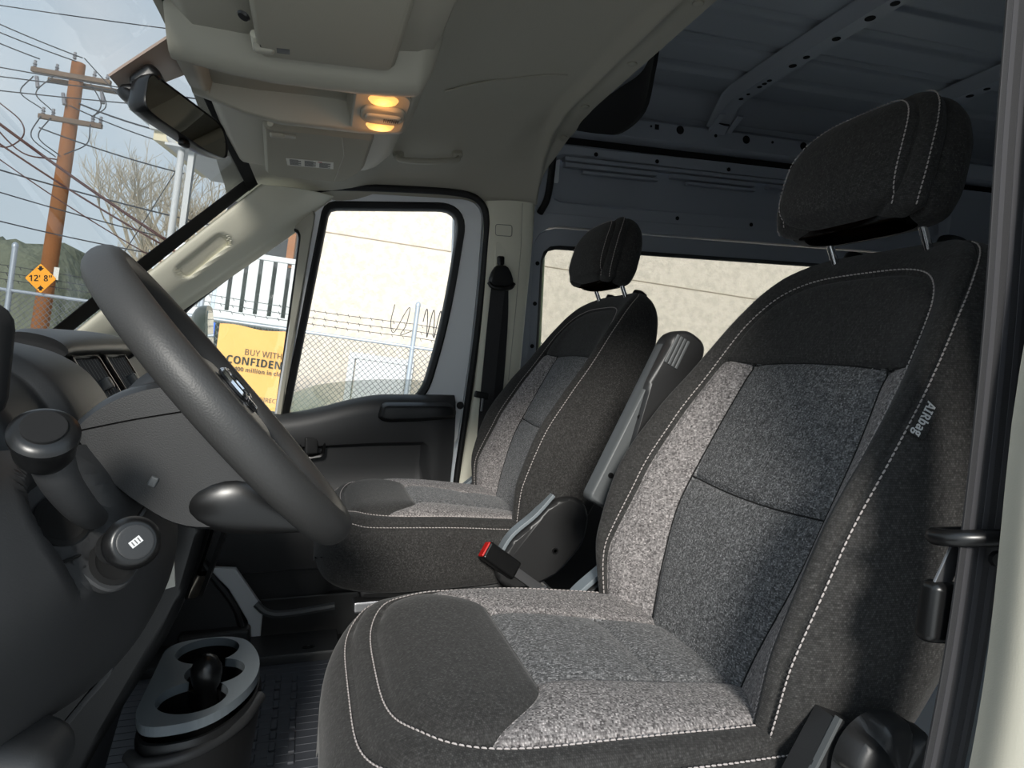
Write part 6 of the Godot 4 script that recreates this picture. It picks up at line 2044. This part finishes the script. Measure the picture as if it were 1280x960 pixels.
	tree("bare tree at the near side of the white downspout", -7.6, -20.0, 5.4, 9)
	tree("small bare tree above the brushy bank", -14.6, -33.0, 4.9, 15)
	# brushy bank behind the left part of the fence
	var rows2 := []
	var nz := FastNoiseLite.new()
	nz.seed = 3
	nz.frequency = 0.55
	nz.fractal_octaves = 4
	for j in 21:
		var r := PackedVector3Array()
		for i in 61:
			var x := lerpf(-48.0, -10.5, pow(i / 60.0, 0.7))
			var z := lerpf(-19.5, -30.0, j / 20.0)
			var k := sin(PI * pow(j / 20.0, 0.6)) * smoothstep(-10.5, -13.0, x)
			r.append(Vector3(x, -0.95 + 3.9 * k + 0.55 * k * nz.get_noise_2d(x * 2.0, z * 2.0) + 0.25 * k * nz.get_noise_2d(x * 7.0, z * 7.0), z))
		rows2.append(r)
	single("brushy_bank", MB.new().shell(rows2, -0.3), M.brush, "dull green brushy bank behind the chain link fence", "bank", "", "", EXT, 80.0)

func fence() -> void:
	var f := thing("chain_link_fence", "galvanised chain link fence topped with barbed wire", "fence", Vector3(-2.5, -0.8, -8.5), "", EXT)
	var z := -8.5
	for x in [-9.0, -5.80, -3.30, -0.33, 2.4, 5.0]:
		var p := part("post", MB.new().tube(V3([[x, -0.85, z], [x, 1.66, z]]), 0.036, 10), M.galvanised, f)
		part("post_cap", MB.new().lathe([[0.0, 0.04], [0.025, 0.03], [0.04, 0.0], [0.04, -0.03], [0.0, -0.03]], Transform3D(Basis(), Vector3(x, 1.67, z)), 12), M.galvanised, p, 60.0)
		for y in [1.02, 0.2, -0.5]: part("post_band", MB.new().lathe([[0.0, 0.0], [0.046, 0.0], [0.046, 0.03], [0.0, 0.03]], Transform3D(Basis(), Vector3(x, y, z)), 10), M.galvanised, p)
	part("gate_post", MB.new().tube(V3([[-6.02, -0.85, z], [-6.02, 1.35, z]]), 0.03, 10), M.galvanised, f)
	part("top_rail", MB.new().tube(V3([[-9.0, 1.05, z], [5.0, 1.05, z]]), 0.024, 10), M.galvanised, f)
	for y in [1.19, 1.28, 1.38]:
		var mb := MB.new()
		var a := -9.0
		for x in [-5.80, -3.30, -0.33, 2.4, 5.0]:
			wire(Vector3(a, y, z), Vector3(x, y, z), 0.02, 0.0045, mb)
			var t := a + 0.1
			while t < x:
				mb.box(Vector3(0.008, 0.05, 0.008), Transform3D(Basis(Vector3(0, 0, 1), 0.6), Vector3(t, y - 0.02, z)), 0.001, 1)
				t += 0.16
			a = x
		part("barbed_wire", mb, M.wire_dark, f)
	# woven mesh: crossing diagonals, each wire kinked round its neighbours
	var net_ := MB.new()
	var s := 0.082
	var h := 1.85
	var n := int((14.0 + h) / s)
	for k in n:
		for dirn in 2:
			var x0 := -9.0 - (h if dirn == 0 else 0.0) + k * s
			var a := Vector3(x0, -0.80, z + 0.006 * (1.0 if dirn else -1.0))
			var b := Vector3(x0 + h * (1.0 if dirn == 0 else -1.0), 1.05, a.z)
			if dirn == 1: a.x += h; b.x += h
			if dirn == 1: a.x -= h; b.x -= h
			var lo := -9.0
			var hi := 5.0
			var ta := 0.0
			var tb := 1.0
			var dx := b.x - a.x
			var t0 := (lo - a.x) / dx
			var t1 := (hi - a.x) / dx
			ta = maxf(ta, minf(t0, t1))
			tb = minf(tb, maxf(t0, t1))
			if tb - ta < 0.02: continue
			net_.tube(PackedVector3Array([a.lerp(b, ta), a.lerp(b, tb)]), 0.0042, 4)
	var m := part("wire_mesh", net_, M.mesh_grey, f, 60.0)
	m.set_meta("kind", "stuff")
	# coil of razor wire by the post, and a loose loop beside it
	var coil := PackedVector3Array()
	for i in 181:
		var t := i / 180.0
		coil.append(Vector3(-0.22 + 0.5 * t, 1.42 + 0.20 * sin(t * TAU * 5.0) , z + 0.20 * cos(t * TAU * 5.0)))
	var rz := thing("razor_wire", "loose coil of razor wire at the top of the fence post", "razor wire", Vector3(-0.1, 1.2, z), "", EXT)
	part("coil", MB.new().tube(coil, 0.007, 5), M.wire_dark, rz, 60.0)
	part("loose_loop", MB.new().tube(spline(V3([[-0.66, 1.62, z], [-0.68, 1.35, z + 0.02], [-0.62, 1.22, z], [-0.50, 1.52, z - 0.02], [-0.44, 1.60, z], [-0.46, 1.35, z + 0.02], [-0.52, 1.2, z], [-0.33, 1.3, z]]), 6), 0.006, 5), M.wire_dark, rz, 60.0)

func power_pole() -> void:
	var z := -18.0
	var p := thing("utility_pole", "brown wooden utility pole with two crossarms and insulators", "utility pole", Vector3(-10.65, -0.9, z), "", EXT)
	part("pole", MB.new().tube(V3([[-10.72, -0.9, z], [-10.65, 2.1, z], [-10.60, 5.0, z], [-10.57, 7.52, z]]), 0.215, 14, false, 0.165), M.pole_wood, p, 60.0)
	for q in [[7.10, -11.62, -9.62, 0.16], [7.02, -11.40, -9.60, -0.22], [5.92, -11.3, -9.70, 0.16]]:
		part("crossarm", MB.new().box(Vector3(q[2] - q[1], 0.13, 0.12), Transform3D(Basis(), Vector3((q[1] + q[2]) / 2.0, q[0], z + q[3])), 0.02), M.arm_wood, p)
	for q in [[-11.55, 7.16], [-11.0, 7.16], [-10.05, 7.14], [-9.72, 7.12], [-11.2, 5.98], [-10.95, 5.98], [-9.95, 5.98], [-9.75, 5.98], [-10.60, 7.55]]:
		part("insulator", MB.new().lathe([[0.0, 0.0], [0.03, 0.0], [0.05, 0.03], [0.03, 0.06], [0.055, 0.09], [0.03, 0.13], [0.04, 0.18], [0.0, 0.2]], Transform3D(Basis(), Vector3(q[0], q[1], z + 0.16)), 10), M.ceramic, p, 60.0)
	for q in [[-11.45, 6.92], [-10.75, 6.6], [-9.8, 6.8]]:
		part("fuse_cutout", MB.new().tube(V3([[q[0], q[1], z + 0.2], [q[0] + 0.1, q[1] - 0.3, z + 0.26]]), 0.05, 8), M.ceramic, p)
	var jm := MB.new()
	for q in [[-11.5, 6.9, -11.2, 6.1], [-11.0, 7.0, -10.95, 6.1], [-10.1, 7.0, -9.9, 6.1], [-9.8, 6.9, -9.95, 6.1], [-11.2, 5.9, -10.7, 4.9], [-10.95, 5.9, -10.6, 4.95], [-9.95, 5.9, -10.5, 5.0]]:
		var a := Vector3(q[0], q[1], z + 0.25)
		var b := Vector3(q[2], q[3], z + 0.25)
		var bow := Vector3(-0.35 if q[0] < -10.6 else 0.3, -0.1, 0.1)
		jm.tube(spline(PackedVector3Array([a, (a + b) / 2.0 + bow, b]), 6), 0.016, 5)
	part("jumper_wires", jm, M.wire_dark, p, 60.0)
	# lines strung past the pole, each a wire of its own
	var lines := [
		["upper line to the pole top", -16.0, 9.2, -10.15, 7.46, 0.15, 0.016, 0], ["second line to the pole top", -16.0, 8.9, -10.25, 7.32, 0.15, 0.016, 0], ["line to the near end of the upper arm", -16.0, 8.75, -11.1, 7.2, 0.15, 0.016, 0],
		["high line crossing above the pole", -16.0, 8.25, -4.0, 8.8, 0.1, 0.014, 0], ["line on the upper arm", -16.0, 6.9, -5.0, 6.95, 0.15, 0.016, 0], ["line below the upper arm", -16.0, 6.40, -5.0, 7.0, 0.1, 0.016, 0], ["line above the lower arm", -16.0, 5.95, -5.0, 6.75, 0.1, 0.016, 0],
		["thick dark cable falling to the house", -14.28, 7.08, -5.34, 2.22, 0.22, 0.036, 2], ["second thick cable falling to the house", -14.28, 6.51, -6.59, 2.67, 0.22, 0.024, 2], ["thin cable beside the thick ones", -14.28, 6.33, -6.23, 2.13, 0.3, 0.015, 2],
		["service line from the lower arm", -9.75, 6.1, -6.98, 5.72, 0.08, 0.022, 0], ["second service line from the lower arm", -9.95, 6.0, -6.98, 5.40, 0.08, 0.016, 0], ["line from the upper arm to the house", -9.7, 7.2, -6.98, 5.15, 0.08, 0.014, 0], ["line from the pole to the house roof", -10.5, 5.3, -6.98, 4.75, 0.06, 0.018, 0],
		["low line behind the pole", -16.0, 4.9, -6.0, 3.55, 0.15, 0.020, 0], ["lowest line behind the pole", -16.0, 4.45, -6.5, 3.0, 0.15, 0.016, 0], ["guy line rising to the pole", -9.0, 0.4, -6.9, 5.2, 0.0, 0.012, 0], ["slack line near the trees", -16.0, 3.6, -7.0, 2.6, 0.2, 0.016, 0]]
	var zo := -2.0
	for q in lines:
		var mb := MB.new()
		zo += 0.22
		var zw: float = z + (2.2 + 0.1 * zo if q[7] == 2 else 0.56 + 0.28 * (zo + 2.0))
		if q[1] < -13.0: wire(Vector3(q[1], q[2], zw) * 2.0 - Vector3(q[3], q[4], zw), Vector3(q[1], q[2], zw), q[5], q[6], mb)
		wire(Vector3(q[1], q[2], zw), Vector3(q[3], q[4], zw), q[5], q[6], mb)
		single("street_wire", mb, M.wire_red if q[7] else M.wire_dark, "overhead wire, " + q[0], "wire", "overhead wires", "", EXT, 60.0)
	# tangle of slack cable loops on the street side
	var tg := MB.new()
	tg.tube(spline(V3([[-12.55, 6.3, z + 0.2], [-12.4, 5.2, z + 0.2], [-12.0, 4.95, z + 0.2], [-11.6, 5.3, z + 0.2], [-11.7, 5.7, z + 0.2], [-12.3, 6.1, z + 0.2]]), 8), 0.018, 6)
	tg.tube(spline(V3([[-12.6, 5.7, z + 0.2], [-11.6, 4.9, z + 0.2], [-10.7, 4.85, z + 0.2]]), 8), 0.02, 6)
	single("cable_loop", tg, M.wire_red, "slack loops of dark cable hanging beside the pole", "cable", "", "", EXT, 60.0)
